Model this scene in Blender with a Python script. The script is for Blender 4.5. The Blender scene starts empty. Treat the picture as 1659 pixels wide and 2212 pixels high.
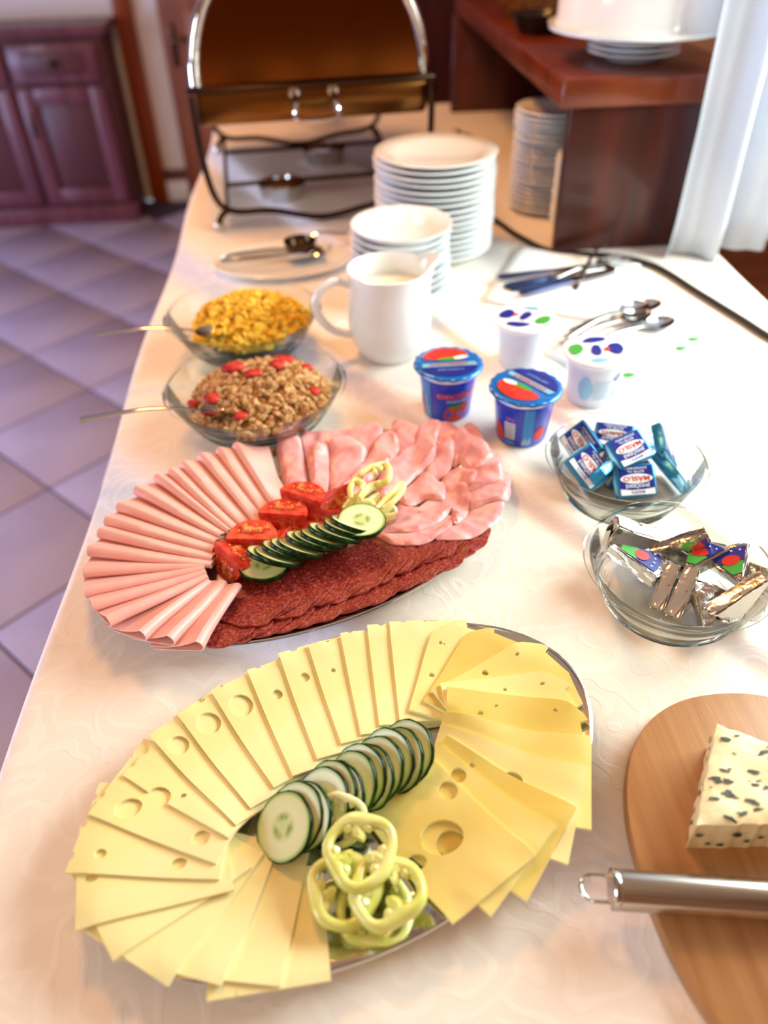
import bpy, bmesh, math, random
import numpy as np
from mathutils import Vector, Matrix, Euler
from mathutils.geometry import delaunay_2d_cdt
random.seed(7)
rnd = random.Random(11)
S = bpy.context.scene
COL = S.collection
PI = math.pi
# ------------------------------------------------------------------ camera
FPX = 1660.0
PITCH, YAW, ROLL = math.radians(40), math.radians(3.7), math.radians(1.7)
TZ = 0.78
CAM = Vector((0, 0, 1.33))
F_ = Vector((math.sin(YAW)*math.cos(PITCH), math.cos(YAW)*math.cos(PITCH), -math.sin(PITCH)))
R0 = Vector((math.cos(YAW), -math.sin(YAW), 0)); U0 = R0.cross(F_)
R_ = R0*math.cos(ROLL)-U0*math.sin(ROLL); U_ = U0*math.cos(ROLL)+R0*math.sin(ROLL)
cd = bpy.data.cameras.new('camera'); cam = bpy.data.objects.new('camera', cd); COL.objects.link(cam)
cam.matrix_world = Matrix(((R_.x, U_.x, -F_.x, CAM.x), (R_.y, U_.y, -F_.y, CAM.y), (R_.z, U_.z, -F_.z, CAM.z), (0, 0, 0, 1)))
cd.sensor_fit = 'VERTICAL'; cd.sensor_height = 36; cd.lens = FPX/2212*36
cd.clip_start = 0.02
cd.dof.use_dof = True; cd.dof.focus_distance = 0.67; cd.dof.aperture_fstop = 2.8
S.camera = cam
S.view_settings.view_transform = 'Standard'; S.view_settings.look = 'None'
S.view_settings.exposure = 0.05; S.view_settings.gamma = 1; S.view_settings.use_curve_mapping = False

# ------------------------------------------------------------------ light
w = bpy.data.worlds.new('world'); S.world = w; w.use_nodes = True
w.node_tree.nodes['Background'].inputs[0].default_value = (0.75, 0.85, 1, 1)
w.node_tree.nodes['Background'].inputs[1].default_value = 1.0
def area(name, loc, target, sx, sy, power, color):
    l = bpy.data.lights.new(name, 'AREA'); l.shape = 'RECTANGLE'; l.size = sx; l.size_y = sy
    l.energy = power; l.color = color
    o = bpy.data.objects.new(name, l); COL.objects.link(o); o.location = loc
    o.rotation_euler = (Vector(target)-Vector(loc)).to_track_quat('-Z', 'Y').to_euler()
    return o
area('window_daylight', (1.24, 0.90, 1.42), (0.25, 0.74, 0.8), 0.95, 0.65, 37, (0.90, 1.0, 0.97))
area('left_window_daylight', (-3.14, 1.9, 0.58), (-1.0, 2.1, 0.0), 1.5, 0.8, 60, (0.52, 0.58, 1.0))
area('side_fill_light', (-3.14, -0.35, 1.5), (0.0, 0.6, 0.8), 1.3, 1.1, 42, (0.80, 0.88, 1.0))  # added cool fill for the shaded left of the table, no window seen
area('ceiling_lamp_light', (-0.35, 1.75, 2.3), (0.0, 1.75, 0.0), 0.4, 0.4, 21, (1.0, 0.44, 0.12))
area('front_lamp_light', (-0.3, -0.9, 2.46), (0.0, 0.3, 0.8), 0.5, 0.5, 9, (1.0, 0.58, 0.30))

def at(x, y, z=TZ):
    """point of the horizontal plane z seen at reading (x, y) of the survey photograph"""
    d = F_+R_*((x-829.5)/FPX)-U_*((y-1106)/FPX)
    return CAM+d*((z-CAM.z)/d.z)

# ------------------------------------------------------------------ materials
def lin(h):
    h = h.lstrip('#'); out = []
    for i in (0, 2, 4):
        c = int(h[i:i+2], 16)/255
        out.append(c/12.92 if c <= 0.04045 else ((c+0.055)/1.055)**2.4)
    return (*out, 1)
def mat(name, col, rough=0.5, metal=0, col2=None, scale=20, contrast=(0.4, 0.6), bump=0, bscale=60, sss=0, coat=0,
        trans=0, stretch=None, detail=4, spec=0.5, alpha=1, kind='noise', ior=1.45, distort=0, coords='Object', sheen=0):
    m = bpy.data.materials.new(name); m.use_nodes = True; nt = m.node_tree; b = nt.nodes['Principled BSDF']; L = nt.links.new
    b.inputs['Base Color'].default_value = lin(col); b.inputs['Roughness'].default_value = rough
    b.inputs['Metallic'].default_value = metal; b.inputs['Specular IOR Level'].default_value = spec
    b.inputs['IOR'].default_value = ior
    if sss:
        b.inputs['Subsurface Weight'].default_value = sss; b.inputs['Subsurface Scale'].default_value = 0.004
        b.inputs['Subsurface Radius'].default_value = (1, 0.6, 0.35)
    if coat: b.inputs['Coat Weight'].default_value = coat; b.inputs['Coat Roughness'].default_value = 0.08
    if trans: b.inputs['Transmission Weight'].default_value = trans
    if sheen: b.inputs['Sheen Weight'].default_value = sheen
    b.inputs['Alpha'].default_value = alpha
    tc = nt.nodes.new('ShaderNodeTexCoord'); mp = nt.nodes.new('ShaderNodeMapping'); L(tc.outputs[coords], mp.inputs[0])
    if stretch: mp.inputs['Scale'].default_value = stretch
    if col2:
        if kind == 'noise':
            n = nt.nodes.new('ShaderNodeTexNoise'); n.inputs['Scale'].default_value = scale; n.inputs['Detail'].default_value = detail
            n.inputs['Distortion'].default_value = distort; o = n.outputs['Fac']
        elif kind == 'voronoi':
            n = nt.nodes.new('ShaderNodeTexVoronoi'); n.inputs['Scale'].default_value = scale; o = n.outputs['Distance']
        else:
            n = nt.nodes.new('ShaderNodeTexWave'); n.inputs['Scale'].default_value = scale; n.inputs['Distortion'].default_value = distort
            n.inputs['Detail'].default_value = detail; o = n.outputs['Fac']
        L(mp.outputs[0], n.inputs['Vector'])
        r = nt.nodes.new('ShaderNodeValToRGB'); L(o, r.inputs[0]); L(r.outputs[0], b.inputs['Base Color'])
        r.color_ramp.elements[0].position = contrast[0]; r.color_ramp.elements[1].position = contrast[1]
        r.color_ramp.elements[0].color = lin(col); r.color_ramp.elements[1].color = lin(col2)
    if bump:
        n2 = nt.nodes.new('ShaderNodeTexNoise'); n2.inputs['Scale'].default_value = bscale; n2.inputs['Detail'].default_value = 3
        L(mp.outputs[0], n2.inputs['Vector'])
        bp = nt.nodes.new('ShaderNodeBump'); bp.inputs['Strength'].default_value = bump; bp.inputs['Distance'].default_value = 0.002
        L(n2.outputs['Fac'], bp.inputs['Height']); L(bp.outputs[0], b.inputs['Normal'])
    return m
def glass_mat(name, tint='#fafdfc', rough=0.02, refl=0.10):
    """thin clear glass: light passes straight through, edges reflect by Fresnel"""
    m = bpy.data.materials.new(name); m.use_nodes = True; nt = m.node_tree; nt.nodes.clear(); L = nt.links.new
    out = nt.nodes.new('ShaderNodeOutputMaterial'); mix = nt.nodes.new('ShaderNodeMixShader')
    t = nt.nodes.new('ShaderNodeBsdfTransparent'); t.inputs[0].default_value = lin(tint)
    g = nt.nodes.new('ShaderNodeBsdfGlossy'); g.inputs['Roughness'].default_value = rough
    lw = nt.nodes.new('ShaderNodeLayerWeight'); lw.inputs['Blend'].default_value = refl
    ad = nt.nodes.new('ShaderNodeMath'); ad.operation = 'MULTIPLY'; ad.inputs[1].default_value = 0.85
    L(lw.outputs['Fresnel'], ad.inputs[0]); L(ad.outputs[0], mix.inputs[0]); L(t.outputs[0], mix.inputs[1]); L(g.outputs[0], mix.inputs[2]); L(mix.outputs[0], out.inputs[0])
    return m
M = {}
M['emmental'] = mat('emmental', '#ebe09a', 0.42, col2='#efe6ac', scale=14, bump=0.05, bscale=180)
M['cheese_edge_lit'] = mat('cheese_edge_lit', '#f8efc4', 0.5)  # bright lit rim of the slices put into the colour of their cut sides
M['gouda_deep'] = mat('gouda_deep', '#d6bb58', 0.45, col2='#dcc56a', scale=12)
M['gouda_light'] = mat('gouda_light', '#ecd888', 0.45, col2='#f0df9c', scale=12)
M['gouda'] = mat('gouda', '#e2cc70', 0.45, col2='#e8d584', scale=12, bump=0.05, bscale=180)
M['bologna'] = mat('bologna', '#f1b0a6', 0.38, col2='#f4bcb2', scale=25, sss=0.3, bump=0.04, bscale=200)
M['bologna_edge'] = mat('bologna_edge', '#f6cfc6', 0.45, sss=0.2)
M['ham'] = mat('ham', '#df9093', 0.34, col2='#f1b6b2', scale=26, contrast=(0.35, 0.65), sss=0.3, bump=0.12, bscale=120, distort=1.5)
M['ham_fat'] = mat('ham_fat', '#f7d8cf', 0.4)
M['salami'] = mat('salami', '#7c1814', 0.42, col2='#bd6055', scale=330, contrast=(0.44, 0.76), bump=0.4, bscale=400, detail=6)
M['salami_rim'] = mat('salami_rim', '#b05348', 0.5)
M['tomato_skin'] = mat('tomato_skin', '#c81408', 0.16, col2='#d62c10', scale=20, sss=0.15, coat=0.6)
M['tomato_flesh'] = mat('tomato_flesh', '#c8281a', 0.42, col2='#e0523c', scale=120, bump=0.3, bscale=150, spec=0.35)
M['tomato_pulp'] = mat('tomato_pulp', '#c9361d', 0.12, col2='#ef9a55', scale=160, contrast=(0.45, 0.62), bump=0.9, bscale=260, coat=0.3)
M['tomato_seed'] = mat('tomato_seed', '#e8b46a', 0.3)
M['cuke_skin'] = mat('cuke_skin', '#06260a', 0.22, col2='#174a12', scale=120, contrast=(0.5, 0.75), spec=0.3)
M['pepper'] = mat('pepper', '#dbe072', 0.22, col2='#ebec98', scale=60, sss=0.2, coat=0.5)
M['pepper_pale'] = mat('pepper_pale', '#dfe9a4', 0.25, col2='#eef0bd', scale=60, sss=0.35, coat=0.4)
M['pepper_yellow'] = mat('pepper_yellow', '#eee07c', 0.25, col2='#f6f0b4', scale=80, sss=0.3, coat=0.4)
M['steel'] = mat('steel', '#c9c8c6', 0.12, 1)
M['brushed'] = mat('brushed', '#b5a592', 0.22, 1, col2='#c6beb5', scale=300, stretch=(0.02, 1, 1))
M['chrome'] = mat('chrome', '#d8d8da', 0.06, 1)
M['dark_steel'] = mat('dark_steel', '#4a3726', 0.2, 0.9)
M['pan_steel'] = mat('pan_steel', '#80582c', 0.22, 1)  # brown tint stands in for the warm room mirrored in the pan
M['lid_steel'] = mat('lid_steel', '#6c3814', 0.14, 1)  # reflected brown of the room is put into the lid's base colour
M['foil'] = mat('foil', '#cfc9c2', 0.2, 1, bump=0.9, bscale=70)
M['porcelain'] = mat('porcelain', '#eef1f2', 0.12, coat=0.5)
M['plate_shadow'] = mat('plate_blue', '#dfe8ee', 0.15, coat=0.4)
M['glass'] = glass_mat('clear_glass')
M['wood_red'] = mat('wood_red', '#561a05', 0.35, col2='#74300c', scale=6, stretch=(1, 6, 0.6), coat=0.2)
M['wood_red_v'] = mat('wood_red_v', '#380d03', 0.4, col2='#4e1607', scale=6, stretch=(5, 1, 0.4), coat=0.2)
M['wood_cab'] = mat('wood_cab', '#63303a', 0.35, col2='#73404a', scale=5, stretch=(5, 1, 0.4), coat=0.1)
M['wood_cab_dark'] = mat('wood_cab_dark', '#532a2e', 0.4, col2='#5e3033', scale=5, stretch=(5, 1, 0.4))
M['wood_door'] = mat('wood_door', '#8a4a2c', 0.35, col2='#a2603c', scale=4, stretch=(5, 1, 0.4))
M['wood_orange'] = mat('wood_orange', '#8a3d0c', 0.35, col2='#9c4a12', scale=4, stretch=(5, 1, 0.4))
M['bamboo'] = mat('bamboo', '#a27145', 0.42, col2='#b58656', scale=9, stretch=(14, 0.55, 1), contrast=(0.3, 0.7), bump=0.08, bscale=60, detail=6)
M['blue_cheese'] = mat('blue_cheese', '#ead9a6', 0.5, col2='#f2e6bd', scale=40, bump=0.5, bscale=90, sss=0.2)
M['cheese_mould'] = mat('cheese_mould', '#2b352f', 0.6, col2='#56665a', scale=200)
M['wall'] = mat('wall_paint', '#b58a62', 0.8)
M['wall_white'] = mat('wall_white', '#f4f4f6', 0.7)
M['ceiling'] = mat('ceiling_paint', '#d9c3a2', 0.85)
M['tile'] = mat('floor_tile', '#aca5c2', 0.28, col2='#b8b1cc', scale=3, coat=0.1)
M['grout'] = mat('grout', '#4a4460', 0.8)
M['curtain'] = mat('curtain', '#f1f5fb', 0.8, sheen=0.3, col2='#e6eef8', scale=5)
M['black_rubber'] = mat('black_rubber', '#15130f', 0.4)
M['milk'] = mat('milk', '#f3efdb', 0.3)
M['corn'] = mat('cornflake', '#eeb622', 0.6, col2='#ffe058', scale=90, contrast=(0.35, 0.65), bump=0.5, bscale=150)
M['oat'] = mat('oat_cluster', '#9a6432', 0.8, col2='#dcb27a', scale=170, contrast=(0.35, 0.65), bump=0.8, bscale=200)
M['berry'] = mat('dried_strawberry', '#9c0c18', 0.5, col2='#d63a30', scale=100, bump=0.5, bscale=160)
M['cup_blue'] = mat('cup_blue', '#0628b8', 0.3, col2='#0a44d8', scale=8, coat=0.4)
M['cup_sky'] = mat('cup_sky', '#2f8fe0', 0.3, coat=0.3)
M['cup_white'] = mat('cup_white', '#dce6f6', 0.3, coat=0.3)
M['lid_blue'] = mat('lid_blue', '#1272c8', 0.28, 0.25, coat=0.3)
M['print_navy'] = mat('print_navy', '#141f86', 0.35, coat=0.2)
M['print_red'] = mat('print_red', '#c8231b', 0.35, coat=0.2)
M['print_green'] = mat('print_green', '#3f9c3a', 0.35)
M['print_white'] = mat('print_white', '#f2f5fb', 0.35)
M['print_pink'] = mat('print_pink', '#ef7f98', 0.35)
M['straw'] = mat('print_strawberry', '#d4281a', 0.35, col2='#f0a05a', scale=480, contrast=(0.6, 0.8), coat=0.3)
M['teal_foil'] = mat('teal_foil', '#2484b4', 0.28, 0.45, bump=0.5, bscale=90)
M['butter_blue'] = mat('butter_blue', '#1c2f96', 0.3, 0.2, bump=0.15, bscale=90, coat=0.3)
M['butter_pale'] = mat('butter_pale', '#8fc8e6', 0.3, 0.3, bump=0.3, bscale=90)
M['napkin'] = mat('napkin_paper', '#f4f5f6', 0.8, bump=0.2, bscale=120)
M['tan'] = mat('tan_wicker', '#a8703a', 0.6, col2='#c89a60', scale=60)
M['dark_bowl'] = mat('dark_bowl', '#20140f', 0.3)
M['copper'] = mat('copper_tone', '#c88a5c', 0.22, 1)
M['blue_metal'] = mat('blue_handle', '#2e3d66', 0.25, 0.6)
M['sill_wood'] = mat('sill_wood', '#7a3d22', 0.4, col2='#8d4c2c', scale=4, stretch=(1, 6, 1))

def cuke_flesh():
    m = bpy.data.materials.new('cuke_flesh'); m.use_nodes = True; nt = m.node_tree; b = nt.nodes['Principled BSDF']; L = nt.links.new
    b.inputs['Roughness'].default_value = 0.22; b.inputs['Subsurface Weight'].default_value = 0.3; b.inputs['Subsurface Scale'].default_value = 0.004
    tc = nt.nodes.new('ShaderNodeTexCoord'); sep = nt.nodes.new('ShaderNodeSeparateXYZ'); L(tc.outputs['Object'], sep.inputs[0])
    def mth(op, a, bb=None):
        n = nt.nodes.new('ShaderNodeMath'); n.operation = op
        for i, v in enumerate((a, bb)):
            if v is None: continue
            if isinstance(v, (int, float)): n.inputs[i].default_value = v
            else: L(v, n.inputs[i])
        return n.outputs[0]
    r = mth('MULTIPLY', mth('SQRT', mth('ADD', mth('MULTIPLY', sep.outputs[0], sep.outputs[0]), mth('MULTIPLY', sep.outputs[1], sep.outputs[1]))), 1/0.024)
    an = mth('ARCTAN2', sep.outputs[1], sep.outputs[0])
    lob = mth('ADD', mth('MULTIPLY', mth('SINE', mth('MULTIPLY', an, 3)), 0.5), 0.5)
    band = mth('SUBTRACT', 1, mth('MULTIPLY', mth('ABSOLUTE', mth('SUBTRACT', r, 0.27)), 6.5))
    seedm = mth('MULTIPLY', mth('MAXIMUM', band, 0), mth('POWER', lob, 0.6))
    n = nt.nodes.new('ShaderNodeTexVoronoi'); n.inputs['Scale'].default_value = 260; L(tc.outputs['Object'], n.inputs['Vector'])
    seedm = mth('MULTIPLY', seedm, mth('ADD', mth('MULTIPLY', n.outputs['Distance'], 1.2), 0.5))
    rp = nt.nodes.new('ShaderNodeValToRGB'); L(r, rp.inputs[0]); e = rp.color_ramp.elements
    e[0].position = 0; e[0].color = lin('#cfdc9c'); e[1].position = 0.98; e[1].color = lin('#8cb04a')
    x = e.new(0.42); x.color = lin('#dce8b0'); x = e.new(0.5); x.color = lin('#e8eec4'); x = e.new(0.86); x.color = lin('#dfe8b2')
    mx = nt.nodes.new('ShaderNodeMix'); mx.data_type = 'RGBA'; L(seedm, mx.inputs[0]); L(rp.outputs[0], mx.inputs[6]); mx.inputs[7].default_value = lin('#8fae4a')
    L(mx.outputs[2], b.inputs['Base Color'])
    return m
M['cuke_flesh'] = cuke_flesh()

def cloth_mat():
    m = bpy.data.materials.new('damask_cloth'); m.use_nodes = True; nt = m.node_tree; b = nt.nodes['Principled BSDF']; L = nt.links.new
    b.inputs['Base Color'].default_value = lin('#f2ead9'); b.inputs['Roughness'].default_value = 0.62; b.inputs['Sheen Weight'].default_value = 0.2
    tc = nt.nodes.new('ShaderNodeTexCoord')
    nz = nt.nodes.new('ShaderNodeTexNoise'); nz.inputs['Scale'].default_value = 9; nz.inputs['Detail'].default_value = 2; L(tc.outputs['Object'], nz.inputs['Vector'])
    vm = nt.nodes.new('ShaderNodeVectorMath'); vm.operation = 'SCALE'; L(nz.outputs['Color'], vm.inputs[0]); vm.inputs['Scale'].default_value = 0.16
    va = nt.nodes.new('ShaderNodeVectorMath'); L(tc.outputs['Object'], va.inputs[0]); L(vm.outputs[0], va.inputs[1])
    v = nt.nodes.new('ShaderNodeTexVoronoi'); v.feature = 'F1'; v.inputs['Scale'].default_value = 13; L(va.outputs[0], v.inputs['Vector'])
    s = nt.nodes.new('ShaderNodeMath'); s.operation = 'MULTIPLY'; s.inputs[1].default_value = 30; L(v.outputs['Distance'], s.inputs[0])
    sn = nt.nodes.new('ShaderNodeMath'); sn.operation = 'SINE'; L(s.outputs[0], sn.inputs[0])
    rp = nt.nodes.new('ShaderNodeValToRGB'); rp.color_ramp.elements[0].position = 0.35; rp.color_ramp.elements[1].position = 0.6; L(sn.outputs[0], rp.inputs[0])
    b1 = nt.nodes.new('ShaderNodeBump'); b1.inputs['Strength'].default_value = 0.22; b1.inputs['Distance'].default_value = 0.0009; L(rp.outputs[0], b1.inputs['Height'])
    n3 = nt.nodes.new('ShaderNodeTexNoise'); n3.inputs['Scale'].default_value = 420; L(tc.outputs['Object'], n3.inputs['Vector'])
    b2 = nt.nodes.new('ShaderNodeBump'); b2.inputs['Strength'].default_value = 0.12; b2.inputs['Distance'].default_value = 0.001
    L(n3.outputs['Fac'], b2.inputs['Height']); L(b1.outputs[0], b2.inputs['Normal']); L(b2.outputs[0], b.inputs['Normal'])
    cr = nt.nodes.new('ShaderNodeValToRGB'); L(rp.outputs[0], cr.inputs[0]); cr.color_ramp.elements[0].color = lin('#f3eadf'); cr.color_ramp.elements[1].color = lin('#f6eee4')
    L(cr.outputs[0], b.inputs['Base Color'])
    r2 = nt.nodes.new('ShaderNodeMapRange'); L(rp.outputs[0], r2.inputs[0]); r2.inputs[3].default_value = 0.5; r2.inputs[4].default_value = 0.75; L(r2.outputs[0], b.inputs['Roughness'])
    return m
M['cloth'] = cloth_mat()

# ------------------------------------------------------------------ object helpers
def tag(o, label=None, cat=None, group=None, kind=None):
    if label: o['label'] = label
    if cat: o['category'] = cat
    if group: o['group'] = group
    if kind: o['kind'] = kind
    return o
def empty(name, loc=(0, 0, 0), rot=(0, 0, 0), **k):
    o = bpy.data.objects.new(name, None); COL.objects.link(o); o.location = loc; o.rotation_euler = rot; o.empty_display_size = 0.02
    return tag(o, **k)
def root_of(o):
    while o.parent: o = o.parent
    return o
def mk(name, V, Fc, mats, parent=None, smooth=True, fm=None, loc=None, **k):
    """mesh from world vertices; a child is stored relative to its root's location, a thing relative to loc"""
    me = bpy.data.meshes.new(name)
    off = Vector(root_of(parent).location) if parent else Vector(loc if loc is not None else (0, 0, 0))
    me.from_pydata([tuple(Vector(v)-off) for v in V], [], Fc)
    if not isinstance(mats, (list, tuple)): mats = [mats]
    for m_ in mats: me.materials.append(M[m_] if isinstance(m_, str) else m_)
    if fm: me.polygons.foreach_set('material_index', fm)
    if smooth is True: me.polygons.foreach_set('use_smooth', [True]*len(me.polygons))
    elif smooth: me.polygons.foreach_set('use_smooth', smooth)
    o = bpy.data.objects.new(name, me); COL.objects.link(o)
    if parent: o.parent = parent
    else: o.location = off
    return tag(o, **k)
def ang(o, a=40):
    me = o.data; me.polygons.foreach_set('use_smooth', [True]*len(me.polygons))
    bm = bmesh.new(); bm.from_mesh(me)
    for e in bm.edges:
        if len(e.link_faces) == 2 and e.calc_face_angle(0) > math.radians(a): e.smooth = False
    bm.to_mesh(me); bm.free(); return o
def nth(n): return {1: 'first', 2: 'second', 3: 'third', 4: 'fourth', 5: 'fifth', 6: 'sixth', 7: 'seventh', 8: 'eighth', 9: 'ninth', 10: 'tenth', 11: 'eleventh', 12: 'twelfth', 13: 'thirteenth', 14: 'fourteenth', 15: 'fifteenth', 16: 'sixteenth', 17: 'seventeenth', 18: 'eighteenth', 19: 'nineteenth', 20: 'twentieth'}[n]
class MB:
    def __init__(s): s.V = []; s.F = []; s.M = []
    def add(s, V, Fc, mi=0, xf=None):
        n = len(s.V); s.V += [tuple(xf @ Vector(v)) if xf else tuple(v) for v in V]
        s.F += [tuple(i+n for i in f) for f in Fc]; s.M += [mi]*len(Fc); return s
    def box(s, x0, x1, y0, y1, z0, z1, bev=0.003, mi=0, xf=None):
        bm = bmesh.new(); bmesh.ops.create_cube(bm, size=1)
        for v in bm.verts: v.co = ((x0+x1)/2+v.co.x*(x1-x0), (y0+y1)/2+v.co.y*(y1-y0), (z0+z1)/2+v.co.z*(z1-z0))
        if bev: bmesh.ops.bevel(bm, geom=bm.edges[:], offset=bev, segments=2, affect='EDGES', profile=0.5)
        V = [tuple(v.co) for v in bm.verts]; Fc = [tuple(v.index for v in f.verts) for f in bm.faces]; bm.free()
        return s.add(V, Fc, mi, xf)
    def lathe(s, prof, n=48, mi=0, xf=None, sx=1, sy=1):
        V = []; Fc = []; idx = []
        for (r, z) in prof:
            if r < 1e-6: idx.append([len(V)]); V.append((0, 0, z))
            else:
                idx.append(list(range(len(V), len(V)+n))); V += [(r*sx*math.cos(2*PI*i/n), r*sy*math.sin(2*PI*i/n), z) for i in range(n)]
        for a, b in zip(idx, idx[1:]):
            for i in range(n):
                j = (i+1) % n
                if len(a) == 1 and len(b) == 1: continue
                if len(a) == 1: Fc.append((a[0], b[j], b[i]))
                elif len(b) == 1: Fc.append((a[i], a[j], b[0]))
                else: Fc.append((a[i], a[j], b[j], b[i]))
        return s.add(V, Fc, mi, xf)
    def tube(s, pts, r, n=10, mi=0, closed=False, xf=None, flat=1.0, up=None):
        P = [Vector(p) for p in pts]; N = len(P); rr = r if isinstance(r, (list, tuple)) else [r]*N
        V = []; Fc = []
        t0 = (P[1]-P[0]).normalized(); u = Vector(up) if up else (Vector((0, 0, 1)) if abs(t0.z) < 0.9 else Vector((1, 0, 0)))
        for i in range(N):
            if closed: t = (P[(i+1) % N]-P[i-1]).normalized()
            else: t = (P[min(i+1, N-1)]-P[max(i-1, 0)]).normalized()
            u = (u-t*u.dot(t)).normalized(); v = t.cross(u)
            for k in range(n):
                a = 2*PI*k/n; V.append(tuple(P[i]+u*(math.cos(a)*rr[i])+v*(math.sin(a)*rr[i]*flat)))
        for i in range(N if closed else N-1):
            j = (i+1) % N
            for k in range(n):
                l = (k+1) % n; Fc.append((i*n+k, i*n+l, j*n+l, j*n+k))
        if not closed: Fc.append(tuple(range(n))[::-1]); Fc.append(tuple(range((N-1)*n, N*n)))
        return s.add(V, Fc, mi, xf)
    def prism(s, poly, z0, z1, mi=0, xf=None):
        n = len(poly); V = [(x, y, z0) for x, y in poly]+[(x, y, z1) for x, y in poly]
        Fc = [tuple(range(n))[::-1], tuple(range(n, 2*n))]+[(i, (i+1) % n, n+(i+1) % n, n+i) for i in range(n)]
        return s.add(V, Fc, mi, xf)
    def build(s, name, mats, parent=None, loc=None, smooth=40, **k):
        if parent is None and loc is not None:      # local coordinates, placed at loc
            o = mk(name, s.V, s.F, mats, None, True, s.M); o.location = loc; tag(o, **k)
        elif parent is not None:                     # local coordinates of the root
            me_off = Vector(root_of(parent).location)
            o = mk(name, [tuple(Vector(v)+me_off) for v in s.V], s.F, mats, parent, True, s.M); tag(o, **k)
        else:
            o = mk(name, s.V, s.F, mats, None, True, s.M, **k)
        if smooth: ang(o, smooth)
        else: o.data.polygons.foreach_set('use_smooth', [False]*len(o.data.polygons))
        return o
def dup(o, loc=None, rot=None, scale=None, parent=None, **k):
    c = o.copy(); COL.objects.link(c)
    if parent: c.parent = parent
    for ch in list(o.children): dup(ch, parent=c)
    if loc is not None: c.location = loc
    if rot is not None:
        if isinstance(rot, Matrix): c.rotation_euler = rot.to_euler()
        else: c.rotation_euler = rot
    if scale is not None: c.scale = scale if isinstance(scale, (tuple, list)) else (scale,)*3
    return tag(c, **k)
def XF(loc, rot=(0, 0, 0), sc=1): return Matrix.Translation(loc) @ Euler(rot).to_matrix().to_4x4() @ Matrix.Scale(sc, 4)
def smooth_closed(P, n=6):
    P = [np.array(p, float) for p in P]; out = []; N = len(P)
    for i in range(N):
        a, b, c, d = P[i-1], P[i], P[(i+1) % N], P[(i+2) % N]
        for k in range(n):
            t = k/n; out.append(0.5*((2*b)+(-a+c)*t+(2*a-5*b+4*c-d)*t*t+(-a+3*b-3*c+d)*t**3))
    return [tuple(p) for p in out]
def smooth_open(P, n=6):
    P = [Vector(p) for p in P]; Q = [P[0]*2-P[1]]+P+[P[-1]*2-P[-2]]; out = []
    for i in range(1, len(Q)-2):
        a, b, c, d = Q[i-1], Q[i], Q[i+1], Q[i+2]
        for k in range(n):
            t = k/n; out.append(0.5*((2*b)+(-a+c)*t+(2*a-5*b+4*c-d)*t*t+(-a+3*b-3*c+d)*t**3))
    out.append(P[-1]); return out
_tc = {}
def text_flat(txt, h, bold=0.0):
    """flat lettering, centred, cap height h: (verts, faces)"""
    key = (txt, bold)
    if key not in _tc:
        cu = bpy.data.curves.new('lettering', 'FONT'); cu.body = txt; cu.size = 1; cu.align_x = 'CENTER'; cu.align_y = 'CENTER'; cu.offset = bold; cu.resolution_u = 3
        o = bpy.data.objects.new('lettering', cu); me = bpy.data.meshes.new_from_object(o)
        _tc[key] = ([(v.co.x, v.co.y) for v in me.vertices], [tuple(p.vertices) for p in me.polygons])
        bpy.data.objects.remove(o); bpy.data.meshes.remove(me)
    V, Fc = _tc[key]; s = h/0.7
    return [(x*s, y*s) for x, y in V], Fc

# ------------------------------------------------------------------ stacked heights for thin slices
class Height:
    def __init__(s, x0, x1, y0, y1, base, c=0.002):
        s.x0, s.y0, s.c = x0, y0, c; s.nx = int((x1-x0)/c)+1; s.ny = int((y1-y0)/c)+1
        s.X, s.Y = np.meshgrid(x0+np.arange(s.nx)*c, y0+np.arange(s.ny)*c, indexing='ij'); s.H = base(s.X, s.Y)
    def samp(s, A, x, y):
        fx = np.clip((np.asarray(x)-s.x0)/s.c, 0, s.nx-1.001); fy = np.clip((np.asarray(y)-s.y0)/s.c, 0, s.ny-1.001)
        i = fx.astype(int); j = fy.astype(int); u = fx-i; v = fy-j
        return A[i, j]*(1-u)*(1-v)+A[i+1, j]*u*(1-v)+A[i, j+1]*(1-u)*v+A[i+1, j+1]*u*v
    def z(s, x, y): return float(s.samp(s.H, x, y))
def inside(poly, X, Y):
    X = np.asarray(X); Y = np.asarray(Y); r = np.zeros(X.shape, bool); n = len(poly)
    for i in range(n):
        x1, y1 = poly[i][:2]; x2, y2 = poly[(i+1) % n][:2]
        if y1 == y2: continue
        c = ((y1 > Y) != (y2 > Y)) & (X < (x2-x1)*(Y-y1)/(y2-y1)+x1); r ^= c
    return r
def edist(poly, X, Y):
    X = np.asarray(X, float); Y = np.asarray(Y, float); D = np.full(X.shape, 9.0); n = len(poly)
    for i in range(n):
        x1, y1 = poly[i][:2]; x2, y2 = poly[(i+1) % n][:2]; dx, dy = x2-x1, y2-y1; L2 = dx*dx+dy*dy+1e-12
        t = np.clip(((X-x1)*dx+(Y-y1)*dy)/L2, 0, 1); D = np.minimum(D, np.hypot(X-x1-t*dx, Y-y1-t*dy))
    return D
def resample(poly, step):
    out = []; n = len(poly)
    for i in range(n):
        a = np.array(poly[i][:2]); b = np.array(poly[(i+1) % n][:2]); k = max(1, int(round(np.linalg.norm(b-a)/step)))
        for j in range(k): out.append(tuple(a+(b-a)*j/k))
    return out
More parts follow.
